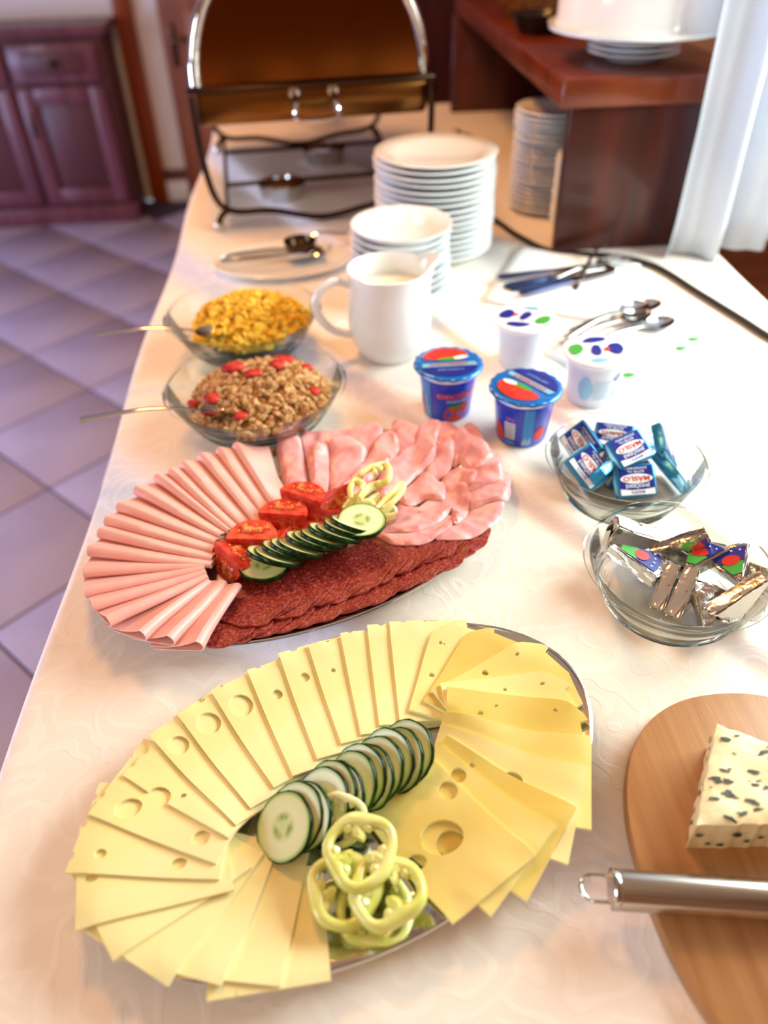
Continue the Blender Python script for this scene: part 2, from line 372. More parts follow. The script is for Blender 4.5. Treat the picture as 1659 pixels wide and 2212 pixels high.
def sheet(name, HF, poly, mats, t=0.002, holes=(), puff=None, step=0.006, iters=40, parent=None, gap=0.0002, wall=0, **k):
    """thin slice laid over what is already stacked in HF; returns the object"""
    outl = resample(poly, step*0.7)
    xs = [p[0] for p in outl]; ys = [p[1] for p in outl]; pad = 0.008
    i0 = max(0, int((min(xs)-pad-HF.x0)/HF.c)); i1 = min(HF.nx, int((max(xs)+pad-HF.x0)/HF.c)+2)
    j0 = max(0, int((min(ys)-pad-HF.y0)/HF.c)); j1 = min(HF.ny, int((max(ys)+pad-HF.y0)/HF.c)+2)
    Xc = HF.X[i0:i1, j0:j1]; Yc = HF.Y[i0:i1, j0:j1]; Hc = HF.H[i0:i1, j0:j1].copy()
    In = inside(outl, Xc, Yc); Dm = In.copy()
    for _ in range(3):
        E = Dm.copy(); E[1:] |= Dm[:-1]; E[:-1] |= Dm[1:]; E[:, 1:] |= Dm[:, :-1]; E[:, :-1] |= Dm[:, 1:]; Dm = E
    B = Hc+gap; Z = np.where(Dm, B, B.min())
    # extrapolate outside so the border does not pull down
    Z = B.copy()
    for _ in range(iters):
        Zp = np.pad(Z, 1, mode='edge'); Wp = np.pad(Dm.astype(float), 1, mode='edge')
        num = sum(Zp[a:a+Z.shape[0], b:b+Z.shape[1]]*Wp[a:a+Z.shape[0], b:b+Z.shape[1]] for a in (0, 1, 2) for b in (0, 1, 2))
        den = sum(Wp[a:a+Z.shape[0], b:b+Z.shape[1]] for a in (0, 1, 2) for b in (0, 1, 2))
        Z = np.where(Dm, np.maximum(B, num/np.maximum(den, 1e-6)), Z)
    # interior points
    gx = np.arange(min(xs), max(xs), step); gy = np.arange(min(ys), max(ys), step); GX, GY = np.meshgrid(gx+step*0.4, gy+step*0.4)
    ok = inside(outl, GX, GY) & (edist(outl, GX, GY) > step*0.45)
    for h in holes: ok &= ~inside(h, GX, GY) & (edist(h, GX, GY) > step*0.3)
    pts = list(outl); edges = [(i, (i+1) % len(outl)) for i in range(len(outl))]
    for h in holes:
        b0 = len(pts); pts += [tuple(q[:2]) for q in h]; edges += [(b0+i, b0+(i+1) % len(h)) for i in range(len(h))]
    pts += list(zip(GX[ok].tolist(), GY[ok].tolist()))
    r = delaunay_2d_cdt([Vector(q) for q in pts], edges, [], 0, 1e-7)
    V2 = [(v.x, v.y) for v in r[0]]; tri = [tuple(f) for f in r[2]]
    cx = np.array([sum(V2[i][0] for i in f)/3 for f in tri]); cy = np.array([sum(V2[i][1] for i in f)/3 for f in tri])
    keep = inside(outl, cx, cy)
    for h in holes: keep &= ~inside(h, cx, cy)
    tri = [f for f, q in zip(tri, keep) if q]
    used = sorted({i for f in tri for i in f}); mp = {u: i for i, u in enumerate(used)}; V2 = [V2[u] for u in used]; tri = [tuple(mp[i] for i in f) for f in tri]
    X = np.array([v[0] for v in V2]); Y = np.array([v[1] for v in V2])
    full = HF.H.copy(); full[i0:i1, j0:j1] = Z; zb = HF.samp(full, X, Y)
    dz = puff(X, Y, edist(outl, X, Y)) if puff else 0.0
    n = len(V2); Vt = [(x, y, z) for x, y, z in zip(X, Y, zb+t+dz)]+[(x, y, z) for x, y, z in zip(X, Y, zb)]
    Fc = []; fm = []; sm = []
    cnt = {}
    for f in tri:
        a, b, c = f; ar = (V2[b][0]-V2[a][0])*(V2[c][1]-V2[a][1])-(V2[b][1]-V2[a][1])*(V2[c][0]-V2[a][0])
        if ar < 0: f = (a, c, b)
        Fc.append(f); fm.append(0); sm.append(True); Fc.append((f[2]+n, f[1]+n, f[0]+n)); fm.append(0); sm.append(True)
        for u, v in ((f[0], f[1]), (f[1], f[2]), (f[2], f[0])): cnt[(u, v)] = 1
    for (u, v) in cnt:
        if (v, u) not in cnt: Fc.append((v, u, u+n, v+n)); fm.append(wall); sm.append(False)
    zt = Z+t+(puff(Xc, Yc, edist(outl, Xc, Yc)) if puff else 0.0)
    Hn = HF.H[i0:i1, j0:j1]; Hn[In] = np.maximum(Hn, zt)[In]
    c0 = (float(X.mean()), float(Y.mean()), float(zb.min()))
    o = mk(name, Vt, Fc, mats, parent, sm, fm, loc=c0, **k)
    # keep the rim crisp
    bm = bmesh.new(); bm.from_mesh(o.data)
    for e in bm.edges:
        if len(e.link_faces) == 2 and e.calc_face_angle(0) > 0.7: e.smooth = False
    bm.to_mesh(o.data); bm.free()
    return o

# ================================================================== the room
XL, XR, YB, YF, ZC = -3.2, 1.20, 4.3, -1.6, 2.5
ST = dict(kind='structure')
fl = MB().box(XL, XR, YF, YB, -0.06, -0.006, 0).build('floor', 'grout', smooth=0, **ST)
# diagonal tiles with open joints
tmesh = MB().box(-0.1895, 0.1895, -0.1895, 0.1895, -0.006, 0.0, 0.0012).build('tile', 'tile', fl)
me_t = tmesh.data; first = True; SP = 0.386; ca = math.sqrt(0.5)
for i in range(-14, 15):
    for j in range(-14, 22):
        s_ = 0.955+(i+0.5)*SP*math.sqrt(2); d_ = 2.08+(j+0.5)*SP*math.sqrt(2)   # x+y and y-x of the centre
        x, y = (s_-d_)/2, (s_+d_)/2
        if not (XL+0.28 < x < 0.35 and 0.25 < y < YB-0.28): continue
        if not (x < -0.1): continue
        if first: o = tmesh; first = False
        else: o = bpy.data.objects.new('tile', me_t); COL.objects.link(o); o.parent = fl
        o.location = (x, y, 0); o.rotation_euler = (0, 0, PI/4)
MB().box(XL, XR, YF, YB, ZC, ZC+0.05, 0).build('ceiling', 'ceiling', smooth=0, **ST)
def wall_with_hole(name, plane, pos, a0, a1, hole, m):
    b = MB(); t = 0.06
    def seg(u0, u1, z0, z1):
        if plane == 'x': b.box(pos, pos+t, u0, u1, z0, z1, 0)
        else: b.box(u0, u1, pos, pos+t, z0, z1, 0)
    if hole:
        h0, h1, z0, z1 = hole; seg(a0, h0, 0, ZC); seg(h1, a1, 0, ZC); seg(h0, h1, 0, z0); seg(h0, h1, z1, ZC)
    else: seg(a0, a1, 0, ZC)
    return b.build(name, m, smooth=0, **ST)
wall_with_hole('wall_right', 'x', XR, YF, YB, (0.30, 1.42, 1.05, 1.95), 'wall')
_b = MB()
for (u0, u1, z0_, z1_) in ((YF, -1.0, 0, ZC), (-1.0, 0.3, 0, 0.95), (-1.0, 0.3, 2.05, ZC), (0.3, 0.9, 0, ZC), (0.9, 2.9, 0, 0.1), (0.9, 2.9, 1.1, ZC), (2.9, YB, 0, ZC)): _b.box(XL-0.06, XL, u0, u1, z0_, z1_, 0)
_b.build('wall_left', 'wall', smooth=0, **ST)
wall_with_hole('wall_back', 'y', YB, XL, XR, None, 'wall_white')
wall_with_hole('wall_front', 'y', YF-0.06, XL, XR, None, 'wall')
def window(name, x, y0, y1, z0, z1):
    fr = MB(); w_ = 0.05
    fr.box(x-0.02, x+0.04, y0, y0+w_, z0, z1); fr.box(x-0.02, x+0.04, y1-w_, y1, z0, z1)
    fr.box(x-0.02, x+0.04, y0+w_, y1-w_, z0, z0+w_); fr.box(x-0.02, x+0.04, y0+w_, y1-w_, z1-w_, z1)
    fr.box(x-0.015, x+0.035, (y0+y1)/2-0.02, (y0+y1)/2+0.02, z0+w_, z1-w_)
    o = fr.build(name, 'wall_white', **ST)
    MB().box(x+0.008, x+0.012, y0+w_, y1-w_, z0+w_, z1-w_, 0).build('pane', 'glass', o, smooth=0)
window('fill_window', XL-0.04, -1.0, 0.3, 0.95, 2.05); window('window_1', XR+0.01, 0.30, 1.42, 1.05, 1.95); window('window_2', XL-0.04, 0.9, 2.9, 0.1, 1.1)  # the first is an added, unseen opening for the side fill
# brown timber sill bench along the window wall
MB().box(0.80, XR-0.005, 0.3, 2.2, 0.58, 0.62, 0.006).box(0.83, XR-0.005, 0.32, 2.18, 0.0, 0.58, 0).build('window_sill', ['sill_wood'], **ST)

# door, frame and trims of the back wall
dr = MB().box(-0.70, 0.12, YB-0.045, YB-0.004, 0.01, 2.05, 0.004).build('door_1', 'wood_door', **ST)
for (x0, x1, z0, z1) in ((-0.58, 0.0, 0.15, 0.85), (-0.58, 0.0, 1.0, 1.9)):
    MB().box(x0, x1, YB-0.055, YB-0.04, z0, z1, 0.006).build('panel', 'wood_door', dr)
h = MB().box(-0.665, -0.635, YB-0.052, YB-0.044, 0.62, 0.80, 0.004).build('handle_plate', 'dark_steel', dr)
MB().tube([(-0.65, YB-0.05, 0.735), (-0.65, YB-0.10, 0.735), (-0.63, YB-0.105, 0.735), (-0.54, YB-0.105, 0.735)], 0.009, 8).build('handle', 'dark_steel', dr)
MB().box(-0.90, -0.815, YB-0.05, YB-0.002, 0, 2.1, 0.005).build('trim_1', 'wood_orange', **ST)
MB().box(-0.812, -0.702, YB-0.03, YB-0.002, 0.105, 0.15, 0.003).build('trim_2', 'wood_cab', **ST)
MB().box(-0.812, -0.702, YB-0.05, YB-0.002, 0.0, 0.10, 0.003).build('baseboard_back', 'wall_white', **ST)
MB().box(0.12, XR, YB-0.03, YB-0.002, 0.0, 2.2, 0.003).build('trim_3', 'wood_red_v', **ST)

# cabinet
CX1 = -0.925; CW = 0.62; CXm = CX1-2*0.40
cb = empty('wooden_cabinet', (-1.35, 4.0, 0), label='dark reddish wooden cabinet with drawers and panelled doors on the tiled floor', cat='cabinet')
b = MB()
b.box(-2.16, CX1, 4.0, 4.25, 0.0, 0.80, 0.004)
mk('body', b.V, b.F, 'wood_cab_dark', cb)
b = MB().box(-2.19, CX1+0.03, 3.965, 4.26, 0.80, 0.835, 0.008); mk('top', b.V, b.F, 'wood_cab', cb)
b = MB().box(-2.17, CX1+0.01, 3.975, 4.02, 0.0, 0.085, 0.006); mk('plinth', b.V, b.F, 'wood_cab', cb)
for k in range(3):
    x1 = CX1-0.025-k*0.41; x0 = x1-0.39
    d = MB().box(x0, x1, 3.975, 4.0, 0.62, 0.775, 0.006); dd = mk('drawer', d.V, d.F, 'wood_cab', cb)
    d = MB().box(x0+0.06, x1-0.06, 3.968, 3.98, 0.655, 0.745, 0.008); mk('drawer_panel', d.V, d.F, 'wood_cab_dark', dd)
    d = MB().lathe([(0, 0), (0.008, 0), (0.008, 0.012), (0.017, 0.02), (0.015, 0.03), (0, 0.033)], 16, xf=XF(((x0+x1)/2, 3.968, 0.70), (PI/2, 0, 0))); mk('knob', d.V, d.F, 'dark_steel', dd)
    f_ = MB()
    f_.box(x0, x0+0.07, 3.975, 4.0, 0.10, 0.605, 0.005).box(x1-0.07, x1, 3.975, 4.0, 0.10, 0.605, 0.005)
    f_.box(x0+0.07, x1-0.07, 3.975, 4.0, 0.10, 0.17, 0.005).box(x0+0.07, x1-0.07, 3.975, 4.0, 0.535, 0.605, 0.005)
    dd = mk('door', f_.V, f_.F, 'wood_cab', cb)
    d = MB().box(x0+0.068, x1-0.068, 3.992, 4.002, 0.168, 0.537, 0.004); mk('door_panel', d.V, d.F, 'wood_cab_dark', dd)
    d = MB().box(x0+0.025, x0+0.04, 3.965, 3.978, 0.40, 0.50, 0.004); mk('handle', d.V, d.F, 'dark_steel', dd)

# ================================================================== the table
TX0, TX1, TY0, TY1 = -0.292, 0.712, -0.12, 2.55
tb = empty('buffet_table', ((TX0+TX1)/2, 1.2, 0), label='long wooden buffet table under the cream damask tablecloth', cat='table')
b = MB().box(TX0+0.006, TX1-0.006, TY0+0.006, TY1-0.006, TZ-0.035, TZ-0.004, 0.004); mk('tabletop', b.V, b.F, 'wood_red', tb)
for x in (TX0+0.06, TX1-0.06):
    for y in (TY0+0.08, TY1-0.08):
        b = MB().box(x-0.03, x+0.03, y-0.03, y+0.03, 0.0, TZ-0.035, 0.004); mk('leg', b.V, b.F, 'wood_red_v', tb)
def tablecloth():
    # closed cross-sections: flat top, rounded edge, hanging skirt with soft folds
    V = []; Fc = []; R = 0.012
    prof = []      # outward distance, z
    for k in range(6):
        a = PI/2*k/5; prof.append((R*math.sin(a), TZ-R+R*math.cos(a)))
    for k in range(1, 12): prof.append((R+0.002*k, TZ-R-0.026*k))
    ring = []
    def add_side(p0, p1, nrm, n):
        for k in range(n):
            t = k/n; ring.append(((p0[0]+(p1[0]-p0[0])*t, p0[1]+(p1[1]-p0[1])*t), nrm))
    e = R
    add_side((TX0+e, TY0+e), (TX1-e, TY0+e), (0, -1), 60); ring.append(((TX1-e, TY0+e), (0.7, -0.7)))
    add_side((TX1-e, TY0+e), (TX1-e, TY1-e), (1, 0), 150); ring.append(((TX1-e, TY1-e), (0.7, 0.7)))
    add_side((TX1-e, TY1-e), (TX0+e, TY1-e), (0, 1), 60); ring.append(((TX0+e, TY1-e), (-0.7, 0.7)))
    add_side((TX0+e, TY1-e), (TX0+e, TY0+e), (-1, 0), 150); ring.append(((TX0+e, TY0+e), (-0.7, -0.7)))
    N = len(ring)
    for j, (d, z) in enumerate(prof):
        for i, ((x, y), (nx, ny)) in enumerate(ring):
            s = (x*1.0+y*1.0); depth = max(0, TZ-R-z)
            wob = 0.018*min(1, depth/0.12)*(math.sin(s*23)+0.6*math.sin(s*41+1.3)+1.2)+0.0022*math.sin(s*9+0.7)*(1 if d > 0 else 0)*2
            V.append((x+nx*(d+wob), y+ny*(d+wob), z))
    for j in range(len(prof)-1):
        for i in range(N):
            k = (i+1) % N; Fc.append((j*N+i, (j+1)*N+i, (j+1)*N+k, j*N+k))
    Fc.append(tuple(range(N)))
    o = mk('tablecloth', V, Fc, 'cloth', loc=((TX0+TX1)/2, 1.2, TZ), label='cream damask tablecloth with raised floral pattern covering the whole buffet table', cat='tablecloth')
    return o
tablecloth()

# ------------------------------------------------------------------ curtain
def curtain():
    V = []; Fc = []; n = 90; zs = [TZ+0.004, 0.85, 1.0, 1.3, 1.7, 2.1, ZC-0.06]
    for j, z in enumerate(zs):
        for i in range(n+1):
            t = i/n; x = 0.605+t*0.56; y = 1.292+0.10*t+0.024*math.sin(t*38)+0.010*math.sin(t*71+1)-0.004*j
            x += 0.012*math.sin(j*1.3+t*9)*(j/6)
            V.append((x, y, z+(0.003*math.sin(t*25) if j == 0 else 0)))
    for j in range(len(zs)-1):
        for i in range(n): a = j*(n+1)+i; Fc.append((a, a+1, a+n+2, a+n+1))
    o = mk('window_curtain', V, Fc, 'curtain', loc=(1.0, 1.33, TZ), label='white sheer curtain hanging in folds beside the wooden shelf', cat='curtain')
    md = o.modifiers.new('s', 'SOLIDIFY'); md.thickness = 0.0012
    m = M['curtain']; nt = m.node_tree; bs = nt.nodes['Principled BSDF']; tl = nt.nodes.new('ShaderNodeBsdfTranslucent'); tl.inputs[0].default_value = lin('#eef5ff')
    mx = nt.nodes.new('ShaderNodeMixShader'); mx.inputs[0].default_value = 0.45; L = nt.links.new
    L(bs.outputs[0], mx.inputs[1]); L(tl.outputs[0], mx.inputs[2]); L(mx.outputs[0], nt.nodes['Material Output'].inputs[0])
    for (x, z) in ((1.13, 0.865), (1.0, 0.93), (0.93, 0.86), (1.2, 0.95)):
        pass
    b = MB().tube([(0.55, 1.34, ZC-0.045), (XR-0.02, 1.40, ZC-0.045)], 0.012, 10); mk('curtain_rod', b.V, b.F, 'brushed', o)
curtain()

# ------------------------------------------------------------------ wooden shelf unit on the table
sh = empty('wooden_shelf_unit', (0.57, 1.9, TZ), label='red-brown wooden shelf standing on the table, with a thick top over plate stacks', cat='shelf')
b = MB().box(0.415, 0.70, 1.36, 1.385, TZ, 1.022, 0.003); mk('side_panel', b.V, b.F, 'wood_red_v', sh)
b = MB().box(0.385, 0.70, 2.42, 2.445, TZ, 1.022, 0.003); mk('side_panel', b.V, b.F, 'wood_red_v', sh)
b = MB().box(0.685, 0.70, 1.385, 2.42, TZ, 1.022, 0.0); mk('back_panel', b.V, b.F, 'wood_red_v', sh)
b = MB().box(0.392, 0.705, 1.340, 2.47, 1.022, 1.066, 0.006); mk('top_board', b.V, b.F, 'wood_red', sh)

# ------------------------------------------------------------------ plates
def plate_proto(name, r, h, m='porcelain', bowl=False):
    t = 0.0035
    if bowl: prof = [(0, 0.003), (r*0.50, 0.003), (r*0.55, 0), (r*0.58, 0.002), (r*0.72, h*0.35), (r*0.985, h*0.93), (r, h), (r*0.97, h), (r*0.70, h*0.42+0.002), (r*0.55, 0.0065), (0, 0.006)]
    else: prof = [(0, 0.003), (r*0.52, 0.003), (r*0.56, 0), (r*0.60, 0.002), (r*0.72, h*0.5), (r*0.985, h-0.003), (r, h-0.0012), (r*0.985, h), (r*0.72, h*0.5+t), (r*0.60, 0.0065), (0, 0.006)]
    return MB().lathe(prof, 64).build(name, m, loc=(0, 0, 0), smooth=60)
def stack(proto, x, y, z0, n, pitch, group, lab, jit=0.002):
    for k in range(n):
        rz = rnd.random()*6
        l = lab[0] if k == n-1 else ('lowest '+lab[1] if k == 0 else '%s %s' % (nth(n-k), lab[1]))
        a = (x+rnd.uniform(-jit, jit), y+rnd.uniform(-jit, jit), z0+0.0005+k*pitch)
        dup(proto, a, (0, 0, rz), label=l, cat='plate', group=group)
PP = []
p = plate_proto('dinner_plate', 0.1065, 0.020); PP.append(p)
stack(p, 0.197, 1.398, TZ, 16, 0.0105, 'plates of the tall white stack behind the jug',
      ('topmost plate of the tall white stack, standing beside the chafing dish', 'white plate from the top of the tall stack behind the bowls'))
p = plate_proto('small_bowl', 0.080, 0.030, bowl=True); PP.append(p)
stack(p, 0.118, 1.212, TZ, 9, 0.0115, 'small white bowls stacked behind the jug',
      ('topmost small white bowl of the low stack directly behind the jug', 'small white bowl from the top of the stack behind the jug'))
p = plate_proto('saucer', 0.078, 0.016); PP.append(p)
stack(p, 0.458, 1.60, TZ, 20, 0.0092, 'saucers stacked in the dark under the wooden shelf', ('topmost saucer of the stack in shadow under the wooden shelf', 'saucer from the top of the shaded stack under the wooden shelf'))
stack(p, 0.512, 1.468, TZ, 14, 0.0092, 'saucers half hidden behind the shelf side panel', ('topmost saucer of the stack half hidden behind the shelf panel', 'saucer from the top of the stack half hidden by the shelf panel'), jit=0.001)
stack(p, 0.545, 1.475, 1.0665, 3, 0.0092, 'saucers under the white crock', ('topmost saucer directly under the white crock on the shelf', 'saucer counting down under the white crock on the shelf'), jit=0.001)
for q in PP: bpy.data.objects.remove(q)
b = MB().lathe([(0, 0.0), (0.06, 0), (0.148, 0.012), (0.150, 0.020), (0.142, 0.020), (0.136, 0.03), (0.136, 0.24), (0.140, 0.245), (0.132, 0.245), (0.130, 0.03), (0, 0.02)], 64)
b.build('white_crock', 'porcelain', loc=(0.548, 1.478, 1.0665+2*0.0092+0.0170), label='big plain white crock standing on saucers on top of the wooden shelf', cat='crock')
b = MB().lathe([(0, 0), (0.05, 0), (0.085, 0.05), (0.09, 0.055), (0.08, 0.055), (0.045, 0.008), (0, 0.008)], 40)
b.build('wicker_bowl', 'tan', loc=(0.49, 2.00, 1.0665), label='tan bowl on the shelf top behind the white crock', cat='bowl')
b = MB().lathe([(0, 0), (0.035, 0), (0.055, 0.03), (0.056, 0.034), (0.048, 0.034), (0.03, 0.006), (0, 0.006)], 32)
b.build('dark_bowl', 'dark_bowl', loc=(0.455, 1.79, 1.0665), label='small dark bowl on the shelf top in front of the tan bowl', cat='bowl')
b = MB().lathe([(0, 0), (0.05, 0), (0.075, 0.018), (0.078, 0.026), (0.04, 0.048), (0.012, 0.052), (0.01, 0.062), (0, 0.063)], 40)
b.build('lidded_dish', 'copper', loc=(0.33, 1.98, TZ), label='small copper toned lidded dish behind the tall plate stack', cat='dish')

# ------------------------------------------------------------------ chafing dish
def chafer():
    A = math.radians(5); loc = (-0.005, 1.60, TZ)
    r = empty('chafing_dish', loc, (0, 0, 0), label='rectangular steel chafing dish with arched roll-top lid on a wire stand', cat='chafing dish')
    Rz = Matrix.Rotation(A, 4, 'Z')
    def pt(n, mbd, m, parent=None, **k):
        mbd.V = [tuple(Rz @ Vector(v)) for v in mbd.V]
        return mbd.build(n, m, parent or r, **k)
    W, D, z0, z1 = 0.218, 0.52, 0.185, 0.252
    pt('water_pan', MB().box(-W, W, 0.0, D, z0, z1-0.008, 0.010), 'pan_steel')
    pt('rim', MB().box(-W-0.012, W+0.012, -0.012, D+0.012, z1-0.009, z1, 0.004), 'dark_steel')
    hd = pt('handle', MB().tube(smooth_open([(-0.036, -0.012, 0.232), (-0.036, -0.045, 0.222), (-0.034, -0.05, 0.200), (0.034, -0.05, 0.200), (0.036, -0.045, 0.222), (0.036, -0.012, 0.232)], 5), 0.005, 8), 'chrome')
    for s in (-1, 1): pt('rivet', MB().lathe([(0, 0), (0.011, 0), (0.010, 0.005), (0, 0.008)], 16, xf=XF((s*0.036, -0.001, 0.236), (PI/2, 0, 0))), 'chrome', hd)
    # arched lid: half cylinder along the pan with closed end panel
    n = 28; Rr = 0.208; V = []; Fc = []
    prof = [(Rr*math.cos(PI*k/n), z1+Rr*1.08*math.sin(PI*k/n)) for k in range(n+1)]
    ys = [0.004, 0.01, 0.03, D-0.03, D-0.006]; sc = [0.975, 0.995, 1, 1, 0.99]
    for y, s in zip(ys, sc):
        for (x, z) in prof: V.append((x*s, y, z1+(z-z1)*s))
    for j in range(len(ys)-1):
        for i in range(n): a = j*(n+1)+i; Fc.append((a, a+1, a+n+2, a+n+1))
    Fc.append(tuple(range(n+1))); Fc.append(tuple(range((len(ys)-1)*(n+1), len(ys)*(n+1)))[::-1])
    lid = pt('lid', MB().add(V, Fc), 'lid_steel')
    arch = [(Rr*1.012*math.cos(PI*k/n), 0.006, z1+0.002+Rr*1.09*math.sin(PI*k/n)) for k in range(n+1)]
    pt('lid_rim', MB().tube(arch, 0.011, 10, flat=1.0), 'chrome', lid)
    pt('lid_handle', MB().tube(smooth_open([(-0.06, -0.005, z1+0.17), (-0.05, -0.04, z1+0.175), (0.05, -0.04, z1+0.175), (0.06, -0.005, z1+0.17)], 5), 0.006, 8), 'chrome', lid)
    # wire stand: two end frames and side rails
    for (y, tgt) in ((-0.016, 'front'), (D+0.016, 'back')):
        st = [(-W-0.004, y, z1-0.012), (-W-0.002, y, 0.14), (-W+0.012, y, 0.06), (-W+0.045, y, 0.034), (-0.10, y, 0.030), (0.0, y, 0.010), (0.10, y, 0.026), (W-0.045, y, 0.034), (W-0.012, y, 0.06), (W+0.002, y, 0.14), (W+0.004, y, z1-0.012)]
        pt('stand_frame', MB().tube(smooth_open(st, 5), 0.0062, 8), 'dark_steel')
        for s in (-1, 1):
            lg = pt('leg', MB().tube(smooth_open([(s*(W-0.035), y, 0.038), (s*(W-0.02), y, 0.03), (s*(W-0.01), y-0.004, 0.016)], 4), 0.006, 8), 'dark_steel')
            pt('foot', MB().lathe([(0, 0), (0.008, 0.001), (0.011, 0.008), (0.009, 0.016), (0, 0.02)], 16, xf=XF((s*(W-0.01), y-0.004, 0))), 'steel', lg)
    for s in (-1, 1): pt('side_rail', MB().tube([(s*(W-0.03), -0.016, 0.036), (s*(W-0.03), D+0.016, 0.036)], 0.005, 8), 'dark_steel')
    for y in (0.15, 0.40): pt('burner_bar', MB().tube([(-W+0.03, y, 0.036), (W-0.03, y, 0.036)], 0.005, 8), 'dark_steel')
    for i, (x, y) in enumerate(((-0.07, 0.16), (0.05, 0.40))):
        q = Rz @ Vector((x, y, 0))
        MB().lathe([(0, 0), (0.045, 0), (0.052, 0.03), (0.05, 0.033), (0.03, 0.036), (0.028, 0.03), (0, 0.03)], 32).build('fuel_burner', 'steel', loc=(loc[0]+q.x, loc[1]+q.y, loc[2]),
            label=('round steel fuel burner under the front of the chafing dish', 'round steel fuel burner under the back of the chafing dish')[i], cat='burner')
chafer()

# ------------------------------------------------------------------ power cord
pts = [(0.20, 1.90, TZ+0.006), (0.27, 1.68, TZ+0.006), (0.332, 1.542, TZ+0.006), (0.366, 1.43, TZ+0.006), (0.41, 1.350, TZ+0.006), (0.50, 1.318, TZ+0.006), (0.566, 1.262, TZ+0.006), (0.600, 1.143, TZ+0.006), (0.626, 1.046, TZ+0.006), (0.645, 0.975, TZ+0.006), (0.69, 0.90, TZ+0.006), (0.74, 0.86, TZ-0.03), (0.79, 0.86, 0.66), (0.80, 0.90, 0.628)]
MB().tube(smooth_open(pts, 6), 0.005, 10).build('power_cord', 'black_rubber', label='black power cord running across the tablecloth past the cutlery', cat='cord')

# ------------------------------------------------------------------ cutlery
def spoon_proto(name='spoon', L=0.19, bw=0.019, bl=0.028, m='steel'):
    b = MB(); n = 20; V = []; Fc = []; rings = 5
    for s, off in ((1, 0), (-1, -0.0009)):
        b0 = len(V); V.append((0, 0, -0.007+off))
        for k in range(1, rings+1):
            f = k/rings
            for i in range(n):
                a = 2*PI*i/n; V.append((bl*f*math.cos(a), bw*f*math.sin(a)*(1-0.12*math.cos(a)), -0.007*(1-f*f)+off*(1 if k < rings else 0.3)))
        for i in range(n): Fc.append((b0, b0+1+i, b0+1+(i+1) % n) if s > 0 else (b0, b0+1+(i+1) % n, b0+1+i))
        for k in range(rings-1):
            for i in range(n):
                a = b0+1+k*n+i; c = b0+1+k*n+(i+1) % n
                Fc.append((a, a+n, c+n, c) if s > 0 else (a, c, c+n, a+n))
    b.add(V, Fc)
    pts = smooth_open([(-bl+0.002, 0, 0.0), (-bl-0.015, 0, 0.004), (-bl-0.06, 0, 0.008), (-bl-0.11, 0, 0.004), (-L+bl, 0, 0.001)], 5)
    N = len(pts); rr = [0.0022+0.0045*(i/(N-1))**1.5 for i in range(N)]
    b.tube(pts, rr, 8, flat=0.35, up=(0, 1, 0))
    return b.build(name, m, loc=(0, 0, 0))
def knife_proto(m='steel', hm='blue_metal'):
    r = empty('table_knife', (0, 0, 0))
    pol = smooth_closed([(0, 0.004), (0, -0.007), (0.06, -0.009), (0.10, -0.006), (0.112, 0.004), (0.10, 0.0065), (0.05, 0.006)], 4)
    MB().prism(pol, 0.003, 0.0042).build('blade', m, r)
    pts = [(-0.10, 0, 0.004), (-0.09, 0, 0.0042), (-0.04, 0, 0.004), (0.004, 0, 0.0036)]
    MB().tube(pts, [0.006, 0.0085, 0.0075, 0.0055], 10, flat=0.42, up=(0, 1, 0)).build('handle', hm, r)
    return r
def fork_proto():
    b = MB(); pts = smooth_open([(0.0, 0, 0.004), (-0.04, 0, 0.008), (-0.09, 0, 0.006), (-0.14, 0, 0.003)], 5)
    N = len(pts); b.tube(pts, [0.0026+0.0045*(i/(N-1))**1.5 for i in range(N)], 8, flat=0.4, up=(0, 1, 0))
    b.prism([(-0.004, -0.003), (0.006, -0.0105), (0.016, -0.0115), (0.016, 0.0115), (0.006, 0.0105), (-0.004, 0.003)], 0.0028, 0.0045)
    for k in range(4): y = -0.0098+k*0.00653; b.tube([(0.014, y, 0.0038), (0.035, y, 0.002), (0.052, y*0.94, 0.006)], [0.0019, 0.0017, 0.0008], 6)
    return b.build('table_fork', 'steel', loc=(0, 0, 0))
sp = spoon_proto(); kn = knife_proto(); fk = fork_proto()
# folded napkin with knives and forks
def napkin(name, quad, label, layers=2, z=TZ):
    r = None
    c = Vector((sum(q[0] for q in quad)/4, sum(q[1] for q in quad)/4, z))
    r = empty(name, c, label=label, cat='napkin')
    for k in range(layers):
        s = 1-0.02*k
        V = []; n = 12
        q = [Vector((a[0], a[1], 0))-Vector((c.x, c.y, 0)) for a in quad]
        for j in range(n+1):
            for i in range(n+1):
                u, v = i/n, j/n; p_ = (q[0]*(1-u)*(1-v)+q[1]*u*(1-v)+q[2]*u*v+q[3]*(1-u)*v)*s
                e = 0.0015*math.sin(u*7+k)*math.sin(v*6+1.7*k)
                V.append((p_.x, p_.y, 0.0012+0.0028*k+max(0, e)))
        Fc = [(j*(n+1)+i, j*(n+1)+i+1, (j+1)*(n+1)+i+1, (j+1)*(n+1)+i) for j in range(n) for i in range(n)]
        o = MB().add(V, Fc).build('ply', 'napkin', r, smooth=60)
        md = o.modifiers.new('s', 'SOLIDIFY'); md.thickness = 0.0018
    return r
napkin('cutlery_napkin', [(0.246, 1.165), (0.352, 1.385), (0.548, 1.27), (0.425, 1.06)], 'folded white napkin under the knives and forks')
